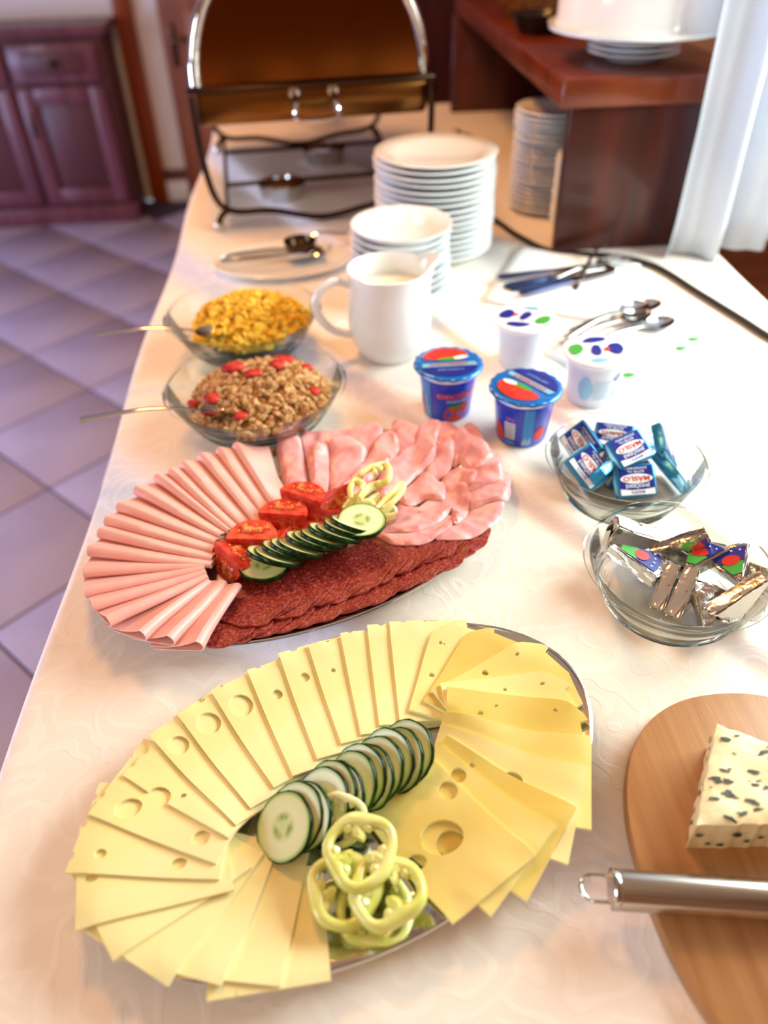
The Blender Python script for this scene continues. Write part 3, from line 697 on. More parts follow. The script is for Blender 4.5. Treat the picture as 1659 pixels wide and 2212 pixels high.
for i, (x, y, a, z) in enumerate(((0.385, 1.232, 18, 0.007), (0.395, 1.215, 14, 0.007), (0.40, 1.200, 22, 0.0105), (0.383, 1.248, 10, 0.0105))):
    dup(kn, (x, y, TZ+z), (0, 0, math.radians(a)), label=('table knife with dark handle at the back left of the cutlery napkin', 'second table knife, beside the rear knife on the cutlery napkin', 'front table knife, nearest the yoghurt cups on the cutlery napkin', 'table knife lying across the top of the cutlery napkin')[i], cat='knife', group='knives on the napkin')
for i, (x, y, a, z, ry) in enumerate(((0.465, 1.262, 24, 0.012, -8), (0.472, 1.240, 16, 0.012, -8), (0.468, 1.285, 58, 0.0145, -26))):
    dup(fk, (x, y, TZ+z+(0.014 if i == 2 else 0)), (0, math.radians(ry*0.5), math.radians(a)), label=('steel fork at the back of the cutlery napkin', 'steel fork in front on the cutlery napkin', 'steel fork with raised tines pointing at the shelf panel')[i], cat='fork', group='forks on the napkin')
np2 = napkin('spoon_napkin', [(0.305, 0.985), (0.500, 1.095), (0.560, 0.975), (0.365, 0.865)], 'folded white napkin with green print under the spoons')
for (x, y) in ((0.528, 0.99), (0.50, 0.965), (0.40, 0.90)):
    q = smooth_closed([(x+0.010*math.cos(a)*rnd.uniform(0.6, 1.1)-np2.location.x, y+0.007*math.sin(a)*rnd.uniform(0.6, 1.1)-np2.location.y) for a in [k*PI/3 for k in range(6)]], 3)
    MB().prism(q, 0.0078, 0.0082).build('leaf_print', 'print_green', np2)
spl = ('spoon with copper glow farthest from the yoghurt cups', 'spoon nearest the butter bowl on the green printed napkin', 'lower middle spoon of the spoon napkin', 'upper middle spoon of the spoon napkin')
for i, (x, y, a, z) in enumerate(((0.492, 1.092, 28, 0.014), (0.492, 1.035, 26, 0.012), (0.462, 1.052, 30, 0.0165), (0.467, 1.078, 34, 0.019))):
    o = dup(sp, (x, y, TZ+z+0.003), (0, 0, math.radians(a)), label=spl[i], cat='spoon', group='spoons on the napkin')
# oval tray with serving tongs and ladle
def oval_tray():
    r = empty('serving_tray', (-0.082, 1.368, TZ), label='oval steel serving tray holding tongs, left of the bowl stack', cat='tray')
    MB().lathe([(0, 0.002), (0.7, 0.002), (0.74, 0), (0.8, 0.002), (0.97, 0.010), (1.0, 0.012), (0.97, 0.0135), (0.78, 0.005), (0, 0.0035)], 56, xf=Matrix.Diagonal((0.125, 0.085, 1, 1))).build('dish', 'porcelain', r)
    return r
oval_tray()
tg = empty('serving_tongs', (-0.105, 1.36, TZ+0.014), (0, 0, math.radians(12)), label='steel serving tongs lying on the oval tray', cat='tongs')
for s in (-1, 1):
    MB().tube(smooth_open([(-0.085, 0.004*s, 0.010), (-0.06, 0.012*s, 0.012), (0.0, 0.016*s, 0.010), (0.05, 0.014*s, 0.006), (0.08, 0.008*s, 0.004)], 4), [0.006]*17, 8, flat=0.3, up=(0, 0, 1)).build('arm', 'steel', tg)
    MB().lathe([(0, 0), (0.010, 0.001), (0.014, 0.005), (0.010, 0.008), (0, 0.009)], 14, xf=Matrix.Translation((0.088, 0.010*s, 0.0))).build('tip', 'steel', tg)
ld = empty('small_ladle', (-0.048, 1.385, TZ+0.008), (0, 0, math.radians(35)), label='round steel ladle cup lying on the oval tray beside the tongs', cat='ladle')
MB().lathe([(0, 0), (0.016, 0.003), (0.026, 0.014), (0.030, 0.030), (0.028, 0.030), (0.024, 0.015), (0.014, 0.005), (0, 0.002)], 28).build('cup', 'dark_steel', ld)
MB().tube(smooth_open([(0.028, 0, 0.029), (0.045, 0.0, 0.032), (0.09, 0.01, 0.016), (0.115, 0.012, 0.010)], 4), 0.0035, 8).build('handle', 'steel', ld)

# ------------------------------------------------------------------ jug
def jug():
    r = empty('milk_jug', (0.082, 1.022, TZ), label='white porcelain milk jug with loop handle in front of the bowl stack', cat='jug')
    prof = [(0, 0.003), (0.036, 0.002), (0.040, 0), (0.044, 0.003), (0.054, 0.022), (0.060, 0.048), (0.060, 0.07), (0.057, 0.095), (0.056, 0.115), (0.0585, 0.128), (0.056, 0.129), (0.0535, 0.115), (0.054, 0.095), (0.056, 0.07), (0.055, 0.045), (0.045, 0.015), (0, 0.008)]
    b = MB().lathe(prof, 64)
    V = []
    for (x, y, z) in b.V:
        a = math.atan2(y, x)-math.radians(18); a = (a+PI) % (2*PI)-PI
        k = math.exp(-(a/0.30)**2)*max(0, (z-0.085)/0.044)**1.5; rr = math.hypot(x, y)
        if rr > 0.04: x *= 1+0.38*k; y *= 1+0.38*k; z += 0.006*k
        V.append((x, y, z))
    b.V = V; b.build('body', 'porcelain', r, smooth=60)
    hp = smooth_open([(-0.054, -0.004, 0.108), (-0.075, -0.008, 0.116), (-0.098, -0.014, 0.104), (-0.103, -0.016, 0.078), (-0.085, -0.012, 0.048), (-0.057, -0.006, 0.034)], 6)
    b = MB().tube(hp, 0.0062, 12, flat=1.3); b.build('handle', 'porcelain', r)
    MB().lathe([(0, 0.098), (0.0545, 0.098), (0.0545, 0.097), (0, 0.096)], 40).build('milk', 'milk', r)
jug()

# ------------------------------------------------------------------ glass bowls
def bowl_profile(R, H, rb, t=0.0028, ridges=6):
    outer = []
    n = 26
    for k in range(n+1):
        f = k/n; r = rb+(R-rb)*(f**0.62); z = 0.002+H*(f**1.15)*0.97
        if 0.12 < f < 0.62: r += 0.0011*math.sin((f-0.12)/0.5*ridges*2*PI)
        outer.append((r, z))
    prof = [(0, 0.002), (rb*0.9, 0.0)]+outer+[(R+0.004, H-0.002), (R+0.0058, H), (R+0.0045, H+0.0022), (R+0.001, H+0.002)]
    prof += [(max(r-t, 0), z+t*0.6) for r, z in outer[::-1] if z+t*0.6 < H]+[(rb*0.8, 0.0055), (0, 0.0052)]
    return prof
def bowl_r(R, H, rb, z):   # inner radius at height z
    f = max(0, min(1, (z-0.002)/(H*0.97)))**(1/1.15); return rb+(R-rb)*f**0.62-0.003
def glass_bowl(x, y, R, H, rb, label):
    return MB().lathe(bowl_profile(R, H, rb), 96).build('glass_bowl', 'glass', loc=(x, y, TZ), smooth=60, label=label, cat='bowl')
BN, BB = (0.298, 0.481), (0.303, 0.645)
glass_bowl(*BN, 0.080, 0.062, 0.043, 'ribbed clear glass bowl filled with foil cheese portions, beside the wooden board')
glass_bowl(*BB, 0.080, 0.062, 0.043, 'ribbed clear glass bowl filled with blue butter portions')
MU, CO = (-0.101, 0.848), (-0.128, 1.052)
glass_bowl(*MU, 0.108, 0.062, 0.055, 'wide clear glass bowl filled with muesli')
glass_bowl(*CO, 0.108, 0.062, 0.055, 'wide clear glass bowl filled with yellow cornflakes')

def heap(name, cx, cy, R, zb, zt, n, mk_piece, m, label, cat):
    """loose flakes piled in a bowl, nobody could count them: one object"""
    V = []; Fc = []
    for i in range(n):
        a = rnd.random()*2*PI; rr = R*math.sqrt(rnd.random()); f = rr/R
        ztop = zb+(zt-zb)*(1-f**2.2); z = ztop-rnd.random()**2*0.014*(1-0.5*f)
        z = max(z, zb-0.02+0.02*f)
        pv, pf = mk_piece(); X = XF((rr*math.cos(a), rr*math.sin(a), z), (rnd.uniform(-1, 1), rnd.uniform(-1, 1), rnd.random()*6))
        k = len(V); V += [tuple(X @ Vector(v)) for v in pv]; Fc += [tuple(j+k for j in f_) for f_ in pf]
    # core under the loose pieces
    b = MB().lathe([(0, zb-0.03), (R*0.48, zb-0.03), (R*0.75, zb-0.014), (R*0.93, zb-0.001)]+[(R*f, zb+(zt-zb)*(1-f**2.2)-0.006) for f in (0.85, 0.7, 0.5, 0.25)]+[(0, zt-0.006)], 32)
    b.add(V, Fc)
    return b.build(name, m, loc=(cx, cy, TZ), smooth=50, label=label, cat=cat, kind='stuff')
def flake():
    n = 7; V = [(0, 0, 0.001)]; s = rnd.uniform(0.004, 0.008)
    for i in range(n):
        a = 2*PI*i/n; r = s*rnd.uniform(0.75, 1.2); V.append((r*math.cos(a), r*math.sin(a), 0.0025*math.sin(2*a+s*900)))
    V2 = [(x, y, z-0.0009) for x, y, z in V]
    return V+V2, [(0, 1+i, 1+(i+1) % n) for i in range(n)]+[(n+1, n+2+(i+1) % n, n+2+i) for i in range(n)]+[(1+i, n+2+i, n+2+(i+1) % n, 1+(i+1) % n) for i in range(n)]
_ico = None
def lump(s0=0.0025, s1=0.006):
    global _ico
    if _ico is None:
        bm = bmesh.new(); bmesh.ops.create_icosphere(bm, subdivisions=1, radius=1); _ico = ([tuple(v.co) for v in bm.verts], [tuple(v.index for v in f.verts) for f in bm.faces]); bm.free()
    s = rnd.uniform(s0, s1); e = (rnd.uniform(0.6, 1.3), rnd.uniform(0.6, 1.3), rnd.uniform(0.4, 0.9))
    return [(x*s*e[0]*rnd.uniform(0.8, 1.2), y*s*e[1]*rnd.uniform(0.8, 1.2), z*s*e[2]*rnd.uniform(0.8, 1.2)) for x, y, z in _ico[0]], _ico[1]
heap('cornflakes', CO[0]+0.008, CO[1]+0.004, 0.085, 0.044, 0.080, 900, flake, 'corn', 'heap of yellow cornflakes in the farther wide glass bowl', 'cereal')
heap('muesli', MU[0]+0.004, MU[1]-0.002, 0.087, 0.042, 0.074, 1000, lambda: lump(0.0035, 0.0085), 'oat', 'heap of brown oat muesli in the nearer wide glass bowl', 'cereal')
slab = ('dark red strawberry piece at the upper left of the muesli', 'red strawberry piece at the lower left of the muesli heap', 'bright red strawberry piece right of the muesli centre', 'small red strawberry piece near the muesli centre',
        'dark strawberry piece at the back top of the muesli', 'strawberry piece at the right edge of the muesli', 'strawberry piece at the back right rim of the muesli', 'strawberry piece at the far left edge of the muesli', 'strawberry piece at the front edge of the muesli')
for i, (dx, dy, s) in enumerate(((-0.028, 0.018, 0.013), (-0.050, -0.035, 0.010), (0.028, 0.022, 0.011), (0.0, -0.004, 0.008), (0.033, 0.052, 0.012), (0.072, -0.018, 0.008), (0.062, 0.040, 0.008), (-0.078, -0.022, 0.007), (-0.015, -0.068, 0.008))):
    pv, pf = lump(1, 1); f = math.hypot(dx, dy)/0.087
    s *= 1.5; V = [(x*s, y*s, z*s*0.8) for x, y, z in pv]
    o = MB().add(V, pf).build('strawberry_piece', 'berry', loc=(MU[0]+dx, MU[1]+dy, TZ+0.042+0.032*(1-f**2.2)+0.004), smooth=80, label=slab[i], cat='strawberry', group='dried strawberry pieces in the muesli')
    o.modifiers.new('s', 'SUBSURF').render_levels = 2
for (c, lx, ly, a, lab) in ((MU, -0.205, 0.773, 8, 'spoon with its handle over the left rim of the muesli bowl'), (CO, -0.225, 1.005, 4, 'spoon with its handle over the left rim of the cornflake bowl')):
    # handle rests on the rim, bowl of the spoon buried in the cereal
    dup(sp, (c[0]-0.035, c[1]-0.055, TZ+0.062), (0, math.radians(3), math.radians(a)), 1.0, label=lab, cat='spoon')
for q in (sp, fk): bpy.data.objects.remove(q)
for q in list(kn.children)+[kn]: bpy.data.objects.remove(q)

# ------------------------------------------------------------------ yoghurt cups
def cup(x, y, rz, kind, label, tilt=0):
    h, rb, rt = 0.070, 0.030, 0.0375
    r = empty('yoghurt_cup', (x, y, TZ), (0, 0, rz), label=label, cat='yoghurt cup', group='yoghurt cups')
    body = 'cup_blue' if kind == 'blue' else 'cup_white'
    MB().lathe([(0, 0.003), (rb-0.004, 0.0025), (rb-0.002, 0), (rb, 0.002), (rt-0.001, h-0.010)], 56).build('body', body, r)
    MB().lathe([(rt-0.001, h-0.010), (rt+0.0005, h-0.006), (rt+0.004, h-0.002), (rt+0.0052, h-0.001), (rt+0.0052, h), (0, h)], 56).build('rim', 'print_white', r)
    n = 72; V = [(0, 0, h+0.0012)]; Fc = []
    for k, rr in enumerate((0.02, 0.034, 0.0405, 0.0435, 0.0442)):
        for i in range(n):
            a = 2*PI*i/n; z = h+0.0010-(0.0012 if k == 3 else 0.0035 if k == 4 else 0)+(0.0006*math.sin(a*17) if k >= 3 else 0.0003*math.sin(a*3+k))
            V.append((rr*math.cos(a), rr*math.sin(a), z))
    for i in range(n): Fc.append((0, 1+i, 1+(i+1) % n))
    for k in range(4):
        for i in range(n): a = 1+k*n+i; c = 1+k*n+(i+1) % n; Fc.append((a, a+n, c+n, c))
    lid = MB().add(V, Fc).build('foil_lid', 'lid_blue' if kind == 'blue' else 'print_white', r, smooth=70)
    def top(poly, m, z=0.0019, nm='lid_print', flat=None):
        Vv, Ff = flat if flat else ([tuple(p_) for p_ in poly], [tuple(range(len(poly)))])
        return MB().add([(a, b_, h+z) for a, b_ in Vv], Ff).build(nm, m, lid, smooth=0)
    def side(Vv, Ff, m, nm, off=0.0004):
        # (arc length s, height z) -> wrapped round the tapered wall
        out = []
        for s_, z in Vv:
            rr = rb+(rt-0.001-rb)*(z-0.002)/(h-0.012)+off; a = s_/0.034-PI/2; out.append((rr*math.cos(a), rr*math.sin(a), z))
        return MB().add(out, Ff).build(nm, m, r, smooth=80)
    def grid(s0, s1, z0, z1, m, nm, off=0.0004, nx=10):
        Vv = [(s0+(s1-s0)*i/nx, z) for z in (z0, z1) for i in range(nx+1)]
        return side(Vv, [(i, i+1, nx+2+i, nx+1+i) for i in range(nx)], m, nm, off)
    def blob(cx, cz, w_, h_, m, nm, off=0.0005, seed=1):
        q = random.Random(seed); P_ = [(0, 0)]+[(math.cos(a)*q.uniform(0.85, 1.1), math.sin(a)*q.uniform(0.85, 1.1)) for a in [k*2*PI/14 for k in range(14)]]
        return side([(cx+a*w_, cz+b_*h_) for a, b_ in P_], [(0, 1+i, 1+(i+1) % 14) for i in range(14)], m, nm, off)
    def stext(t_, s_, z, hh, m, off=0.0006, bold=0.01, xs=1.0):
        Vv, Ff = text_flat(t_, hh, bold); return side([(s_+a*xs, z+b_) for a, b_ in Vv], Ff, m, 'lettering', off)
    if kind == 'blue':
        q = random.Random(3)
        top(smooth_closed([(-0.030, 0.010), (-0.026, 0.024), (-0.010, 0.034), (0.010, 0.033), (0.024, 0.024), (0.026, 0.012), (0.008, 0.009), (-0.012, 0.006)], 4), 'straw', 0.0020)
        top(smooth_closed([(-0.010, 0.008), (0.006, 0.010), (0.014, 0.004), (0.002, 0.002), (-0.012, 0.003)], 3), 'print_green', 0.0022)
        top(smooth_closed([(0.008, 0.010), (0.020, 0.014), (0.027, 0.010), (0.018, 0.005), (0.010, 0.005)], 3), 'milk', 0.0023)
        top([(-0.036, -0.014), (-0.028, -0.026), (-0.015, -0.034), (0, -0.037), (0.015, -0.034), (0.028, -0.026), (0.036, -0.014)], 'print_navy', 0.0020)
        top([(-0.033, -0.003), (-0.035, -0.012), (0.035, -0.012), (0.033, -0.003)], 'butter_pale', 0.0020)
        top(None, 'print_red', 0.0024, 'lettering', ([(a, b_-0.0075) for a, b_ in text_flat('CHOCEŇSKÝ', 0.0058, 0.02)[0]], text_flat('CHOCEŇSKÝ', 0.0058, 0.02)[1]))
        top(None, 'butter_pale', 0.0024, 'lettering', ([(a, b_-0.021) for a, b_ in text_flat('SMETANOVÝ', 0.0040, 0.0)[0]], text_flat('SMETANOVÝ', 0.0040, 0.0)[1]))
        for s0 in (-0.040, 0.066): grid(s0, s0+0.012, 0.003, 0.058, 'cup_sky', 'stripe')
        grid(-0.0375, -0.0362, 0.004, 0.035, 'print_white', 'stripe', 0.0006); grid(-0.032, -0.0312, 0.004, 0.022, 'print_white', 'stripe', 0.0006)
        blob(0.006, 0.014, 0.017, 0.0125, 'straw', 'strawberry_print', 0.0005, 4); blob(0.006, 0.0255, 0.012, 0.003, 'print_green', 'strawberry_leaf_print', 0.0007, 5)
        blob(0.017, 0.022, 0.009, 0.007, 'print_red', 'strawberry_print', 0.00045, 6)
        stext('CHOCEŇSKÝ', 0.006, 0.0405, 0.0052, 'print_red', 0.0008, 0.02); 
        stext('CHOCEŇSKÝ', 0.006, 0.0405, 0.0058, 'print_pink', 0.0006, 0.05)
        stext('smetanový', 0.006, 0.0335, 0.0040, 'print_white', 0.0006, 0.0)
        # the back of the cup: bar code, second berry, small print
        B0 = 0.1305
        grid(B0-0.022, B0-0.008, 0.012, 0.036, 'print_white', 'barcode', 0.0004)
        for k in range(9): grid(B0-0.0212, B0-0.0088, 0.0135+k*0.0025, 0.0145+k*0.0025, 'print_navy', 'barcode_line', 0.0007)
        stext('250 g', B0-0.015, 0.0415, 0.0035, 'print_pink', 0.0006)
        blob(B0-0.033, 0.018, 0.010, 0.013, 'straw', 'strawberry_print', 0.0005, 8); blob(B0+0.026, 0.020, 0.009, 0.010, 'straw', 'strawberry_print', 0.0005, 9)
        grid(B0+0.002, B0+0.014, 0.003, 0.058, 'cup_sky', 'stripe'); 
        for k in range(4): grid(B0+0.0025+k*0.003, B0+0.0035+k*0.003, 0.005, 0.012+0.003*(k % 2), 'print_white', 'small_print', 0.0007)
        blob(B0-0.015, 0.0065, 0.008, 0.003, 'cup_sky', 'small_print', 0.0006, 2)
    else:
        nv = 'print_navy'
        top(smooth_closed([(-0.036, 0.004), (-0.030, 0.016), (-0.018, 0.018), (-0.016, 0.006), (-0.024, -0.006), (-0.034, -0.008)], 3), 'print_green', 0.002)
        top(smooth_closed([(-0.012, 0.022), (0.002, 0.032), (0.020, 0.028), (0.018, 0.020), (0.0, 0.018)], 3), nv, 0.002)
        top(smooth_closed([(-0.010, -0.006), (-0.002, 0.010), (0.006, 0.008), (0.002, -0.012), (-0.006, -0.016)], 3), nv, 0.002)
        top(smooth_closed([(0.014, -0.010), (0.018, 0.008), (0.032, 0.010), (0.034, -0.004), (0.024, -0.018)], 3), nv, 0.002)
        top(smooth_closed([(-0.018, -0.024), (-0.006, -0.022), (0.006, -0.028), (-0.004, -0.034), (-0.016, -0.032)], 3), 'butter_pale', 0.002)
        top(smooth_closed([(0.008, -0.002), (0.014, 0.002), (0.016, -0.004), (0.010, -0.008)], 3), 'print_red', 0.0022)
        blob(0.026, 0.044, 0.013, 0.007, nv, 'mark', 0.0005, 5); blob(-0.022, 0.03, 0.010, 0.018, 'butter_pale', 'mark', 0.0005, 6)
        blob(0.030, 0.016, 0.008, 0.008, 'print_green', 'mark', 0.0005, 7)
        for k in range(6): grid(-0.012, 0.012, 0.016+k*0.005, 0.0172+k*0.005, 'butter_pale', 'small_print', 0.0006)
    return r
cup(0.1420, 0.853, math.radians(0), 'blue', 'blue strawberry yoghurt cup with the wording CHOCENSKY facing, behind the ham')
cup(0.2255, 0.786, math.radians(125), 'blue', 'blue strawberry yoghurt cup showing its bar code, nearest the butter bowl')
cup(0.335, 0.862, math.radians(5), 'white', 'white yoghurt cup with green and navy lid, just behind the butter bowl')
cup(0.264, 0.965, math.radians(160), 'white', 'white yoghurt cup farthest back, in front of the cutlery napkin')

# ================================================================== oval steel platters
def platter(cx, cy, a, b, rot, label):
    r = empty('oval_platter', (cx, cy, TZ), (0, 0, rot), label=label, cat='platter')
    prof = [(0, 0.004), (0.70, 0.004), (0.76, 0.0), (0.80, 0.004), (0.84, 0.010), (0.985, 0.0165), (1.0, 0.0165), (1.006, 0.0175), (1.0, 0.0190), (0.982, 0.0182), (0.84, 0.0122), (0.79, 0.0066), (0.74, 0.0060), (0, 0.0060)]
    MB().lathe(prof, 120, xf=Matrix.Diagonal((a, b, 1, 1))).build('dish', 'steel', r, smooth=50)
    n = 120; pts = [(a*1.0*math.cos(2*PI*i/n), b*1.0*math.sin(2*PI*i/n), 0.0182) for i in range(n)]
    MB().tube(pts, 0.0017, 8, closed=True).build('beaded_rim', 'copper' if False else 'steel', r)
    return r
CP = (-0.0027, 0.3263, 0.2025, 0.1245, math.radians(24.8)); HP = (-0.0362, 0.6262, 0.228, 0.1445, math.radians(25))
platter(*CP, 'oval steel platter under the cheese slices, nearest the camera')
platter(*HP, 'oval steel platter under the ham and salami')
def platter_base(P):
    cx, cy, a, b, rot = P; c, s = math.cos(rot), math.sin(rot)
    def f(X, Y):
        dx, dy = X-cx, Y-cy; u = np.hypot((dx*c+dy*s)/a, (-dx*s+dy*c)/b)
        return TZ+np.interp(u, [0, 0.78, 0.84, 1.0, 5], [0.0063, 0.0068, 0.0128, 0.0202, 0.0202])
    return f
HC = Height(-0.30, 0.30, 0.10, 0.56, platter_base(CP)); HH = Height(-0.36, 0.28, 0.38, 0.84, platter_base(HP))
def xy(x, y, z): p_ = at(x, y, z); return np.array((p_.x, p_.y))
def circ(c, r, n=18, e=1.0, a0=0.0):
    q = [(r*math.cos(2*PI*k/n), r*e*math.sin(2*PI*k/n)) for k in range(n)]
    return [(c[0]+x*math.cos(a0)-y*math.sin(a0), c[1]+x*math.sin(a0)+y*math.cos(a0)) for x, y in q]
# each slice: inner and outer end of its free long edge, read off the photograph; it runs on clockwise under the next one
CH = [((693, 1850), (715, 2121), 'g'), ((660, 1842), (607, 2136), 'g'), ((588, 1846), (481, 2136), 'g'), ((551, 1859), (365, 2136), 'g'), ((527, 1880), (248, 2083), 'g'),
      ((504, 1921), (165, 2016), 'g'), ((474, 1901), (144, 1891), 'e'), ((468, 1869), (193, 1764), 'e'), ((495, 1814), (267, 1679), 'e'), ((510, 1785), (322, 1592), 'e'),
      ((540, 1742), (384, 1548), 'e'), ((590, 1692), (457, 1498), 'e'), ((631, 1666), (534, 1451), 'e'), ((684, 1628), (601, 1413), 'e'), ((736, 1594), (666, 1397), 'e'),
      ((779, 1575), (735, 1371), 'e'), ((819, 1555), (793, 1353), 'e'), ((863, 1543), (841, 1347), 'e'), ((889, 1527), (942, 1360), 'r'), ((920, 1510), (1018, 1364), 'r'),
      ((936, 1493), (1129, 1386), 'r'), ((952, 1482), (1180, 1451), 'r'), ((966, 1495), (1223, 1515), 'r'), ((956, 1543), (1277, 1592), 'g'), ((952, 1566), (1268, 1662), 'g'),
      ((966, 1590), (1245, 1752), 'g'), ((942, 1604), (1199, 1795), 'g'), ((932, 1634), (1155, 1859), 'g')]
CHOLES = {27: [((968, 1705), 20, 1), ((955, 1800), 44, .8), ((899, 1847), 22, .75)], 26: [((991, 1670), 16, 1), ((975, 1808), 30, .9), ((930, 1840), 16, 1)], 25: [((1021, 1647), 6, 1)], 24: [((1105, 1680), 25, .9)], 22: [((1038, 1540), 7, .8), ((1095, 1573), 18, .6), ((1072, 1522), 5, .6), ((1201, 1530), 5, 1)],
      21: [((1092, 1482), 4, 1), ((1173, 1471), 6, .6)], 20: [((993, 1435), 6, 1), ((1049, 1445), 7, 1), ((1118, 1410), 5, .7)], 19: [((1012, 1458), 4, .6)], 18: [((933, 1447), 6, 1), ((952, 1383), 4, 1), ((960, 1385), 2, 1)],
      14: [((719, 1438), 5, 1), ((711, 1387), 7, .7)], 13: [((657, 1454), 10, 1)], 12: [((597, 1490), 11, 1), ((603, 1640), 15, .9)], 11: [((519, 1519), 24, 1), ((550, 1674), 18, .9)], 10: [((450, 1560), 24, 1), ((501, 1719), 15, .8), ((480, 1707), 5, .8)], 9: [((385, 1609), 21, 1), ((451, 1757), 11, .8), ((398, 1715), 8, 1)],
      8: [((395, 1716), 7, .9)], 7: [((278, 1748), 27, .8), ((435, 1812), 19, .9)], 6: [((220, 1850), 12, .9), ((386, 1866), 17, .75)], 5: [((200, 1900), 13, .7)], 2: [], 15: [((775, 1367), 9, .6)]}
ZS = 0.798
order_word = ['lowest cheese slice, its corner beside the pepper rings at the bottom rim']
for i, (pi, po, kd) in enumerate(CH):
    zz = TZ+0.020+0.0004*min(i, 12)
    I, O = xy(*pi, zz), xy(*po, zz); e = O-I; Ln = np.linalg.norm(e); e /= Ln
    if Ln < 0.098 and i != 0: Ln = 0.100
    I = O-e*Ln if kd != 'r' else I
    nn = np.array((-e[1], e[0])); cc = np.array((CP[0], CP[1]))
    nn = np.array((e[1], -e[0])) if True else nn           # clockwise side
    W = 0.076 if kd != 'e' else 0.070
    if i == 27:
        quad = [xy(932, 1634, TZ+0.026), xy(1155, 1859, TZ+0.024), xy(978, 1998, TZ+0.021), xy(781, 1752, TZ+0.018)]
    else:
        if kd == 'r':      # rounded gouda slices, curved leading edge
            O2 = O+e*0.004
            q = [I, I+e*Ln*0.35-nn*0.003, I+e*Ln*0.7-nn*0.0035, O-nn*0.000, O+e*0.010+nn*0.018, O+e*0.012+nn*0.046, O+nn*W, I+nn*W*0.8]
            q = [tuple(v) for v in q]; body = smooth_closed(q[:5], 4)[:17]; quad = [np.array(v) for v in body]+[np.array(v) for v in q[5:]]
        else: quad = [I, O, O+nn*W, I+nn*W]
    poly = [tuple(v) for v in quad]
    # cut edges are never quite true
    hl = []
    for (hc, hr, he) in CHOLES.get(i, ()):
        c_ = xy(*hc, zz); sc_ = 1/ (FPX/((TZ+0.55-zz+0.001)/1)) if False else (CAM-Vector((c_[0], c_[1], zz))).dot(-F_)/FPX
        hl.append(circ(c_, hr*sc_*1.08, 20 if hr > 9 else 9, he, rnd.random()*0.6))
    hl = [h_ for h_ in hl if inside(poly, [p_[0] for p_ in h_], [p_[1] for p_ in h_]).all() and edist(poly, [p_[0] for p_ in h_], [p_[1] for p_ in h_]).min() > 0.0009]
    notch = []
    if kd == 'e':      # bites of bubbles along the outer rind side
        A, B = np.array(poly[1]), np.array(poly[2]); pts_ = [A]
        nb = rnd.randint(2, 4)
        for k in range(nb):
            t0 = (k+0.35+rnd.random()*0.3)/nb; r_ = rnd.uniform(0.001, 0.0032)
            u_ = (B-A)/np.linalg.norm(B-A); v_ = np.array((-u_[1], u_[0]))
            if np.dot(v_, np.array(poly[0])-A) < 0: v_ = -v_
            c0 = A+(B-A)*t0
            for a_ in (0, 35, 70, 110, 145, 180): pts_.append(c0-u_*r_*math.cos(math.radians(a_))*1.3+v_*r_*math.sin(math.radians(a_)))
        poly = [poly[0]]+[tuple(p_) for p_ in pts_]+[poly[2], poly[3]]
    if i == 8:     # large bubble cut through by the free edge
        P0, P1 = np.array(poly[0]), np.array(poly[1]); u_ = (P1-P0)/np.linalg.norm(P1-P0); v_ = np.array((u_[1], -u_[0])); c0 = P0+(P1-P0)*0.66
        arc = [tuple(c0-u_*0.0095*math.cos(math.radians(a_))+v_*0.0095*math.sin(math.radians(a_))) for a_ in range(0, 181, 20)]
        poly = [poly[0]]+arc+poly[1:]
    if kd == 'e': lab = ('pale holed cheese slice, %s clockwise from the first holed one at the left rim' % nth(i-5)) if i > 6 else 'leftmost pale cheese slice, with a bubble and a cut hole near the left rim'
    elif kd == 'r': lab = 'yellow cheese slice with rounded corner and tiny pits, %s after the pale ones' % nth(i-17)
    elif i < 6: lab = 'smooth yellow cheese slice, %s clockwise from the pepper rings along the near rim' % nth(i+1)
    else: lab = 'yellow cheese slice, %s counterclockwise from the fully exposed square one' % nth(27-i) if i < 27 else 'topmost square cheese slice lying fully exposed with three big holes'
    sheet('cheese_slice', HC, poly, ['emmental' if (kd == 'e' or i < 6) else ('gouda' if i == 27 else ('gouda_light', 'gouda', 'gouda_deep')[(i*2) % 3]), 'cheese_edge_lit'], wall=1, t=0.0023 if i < 18 else 0.0030, holes=hl, step=0.0065, iters=60, gap=0.00015, label=lab, cat='cheese slice', group='cheese slices fanned round the near platter')

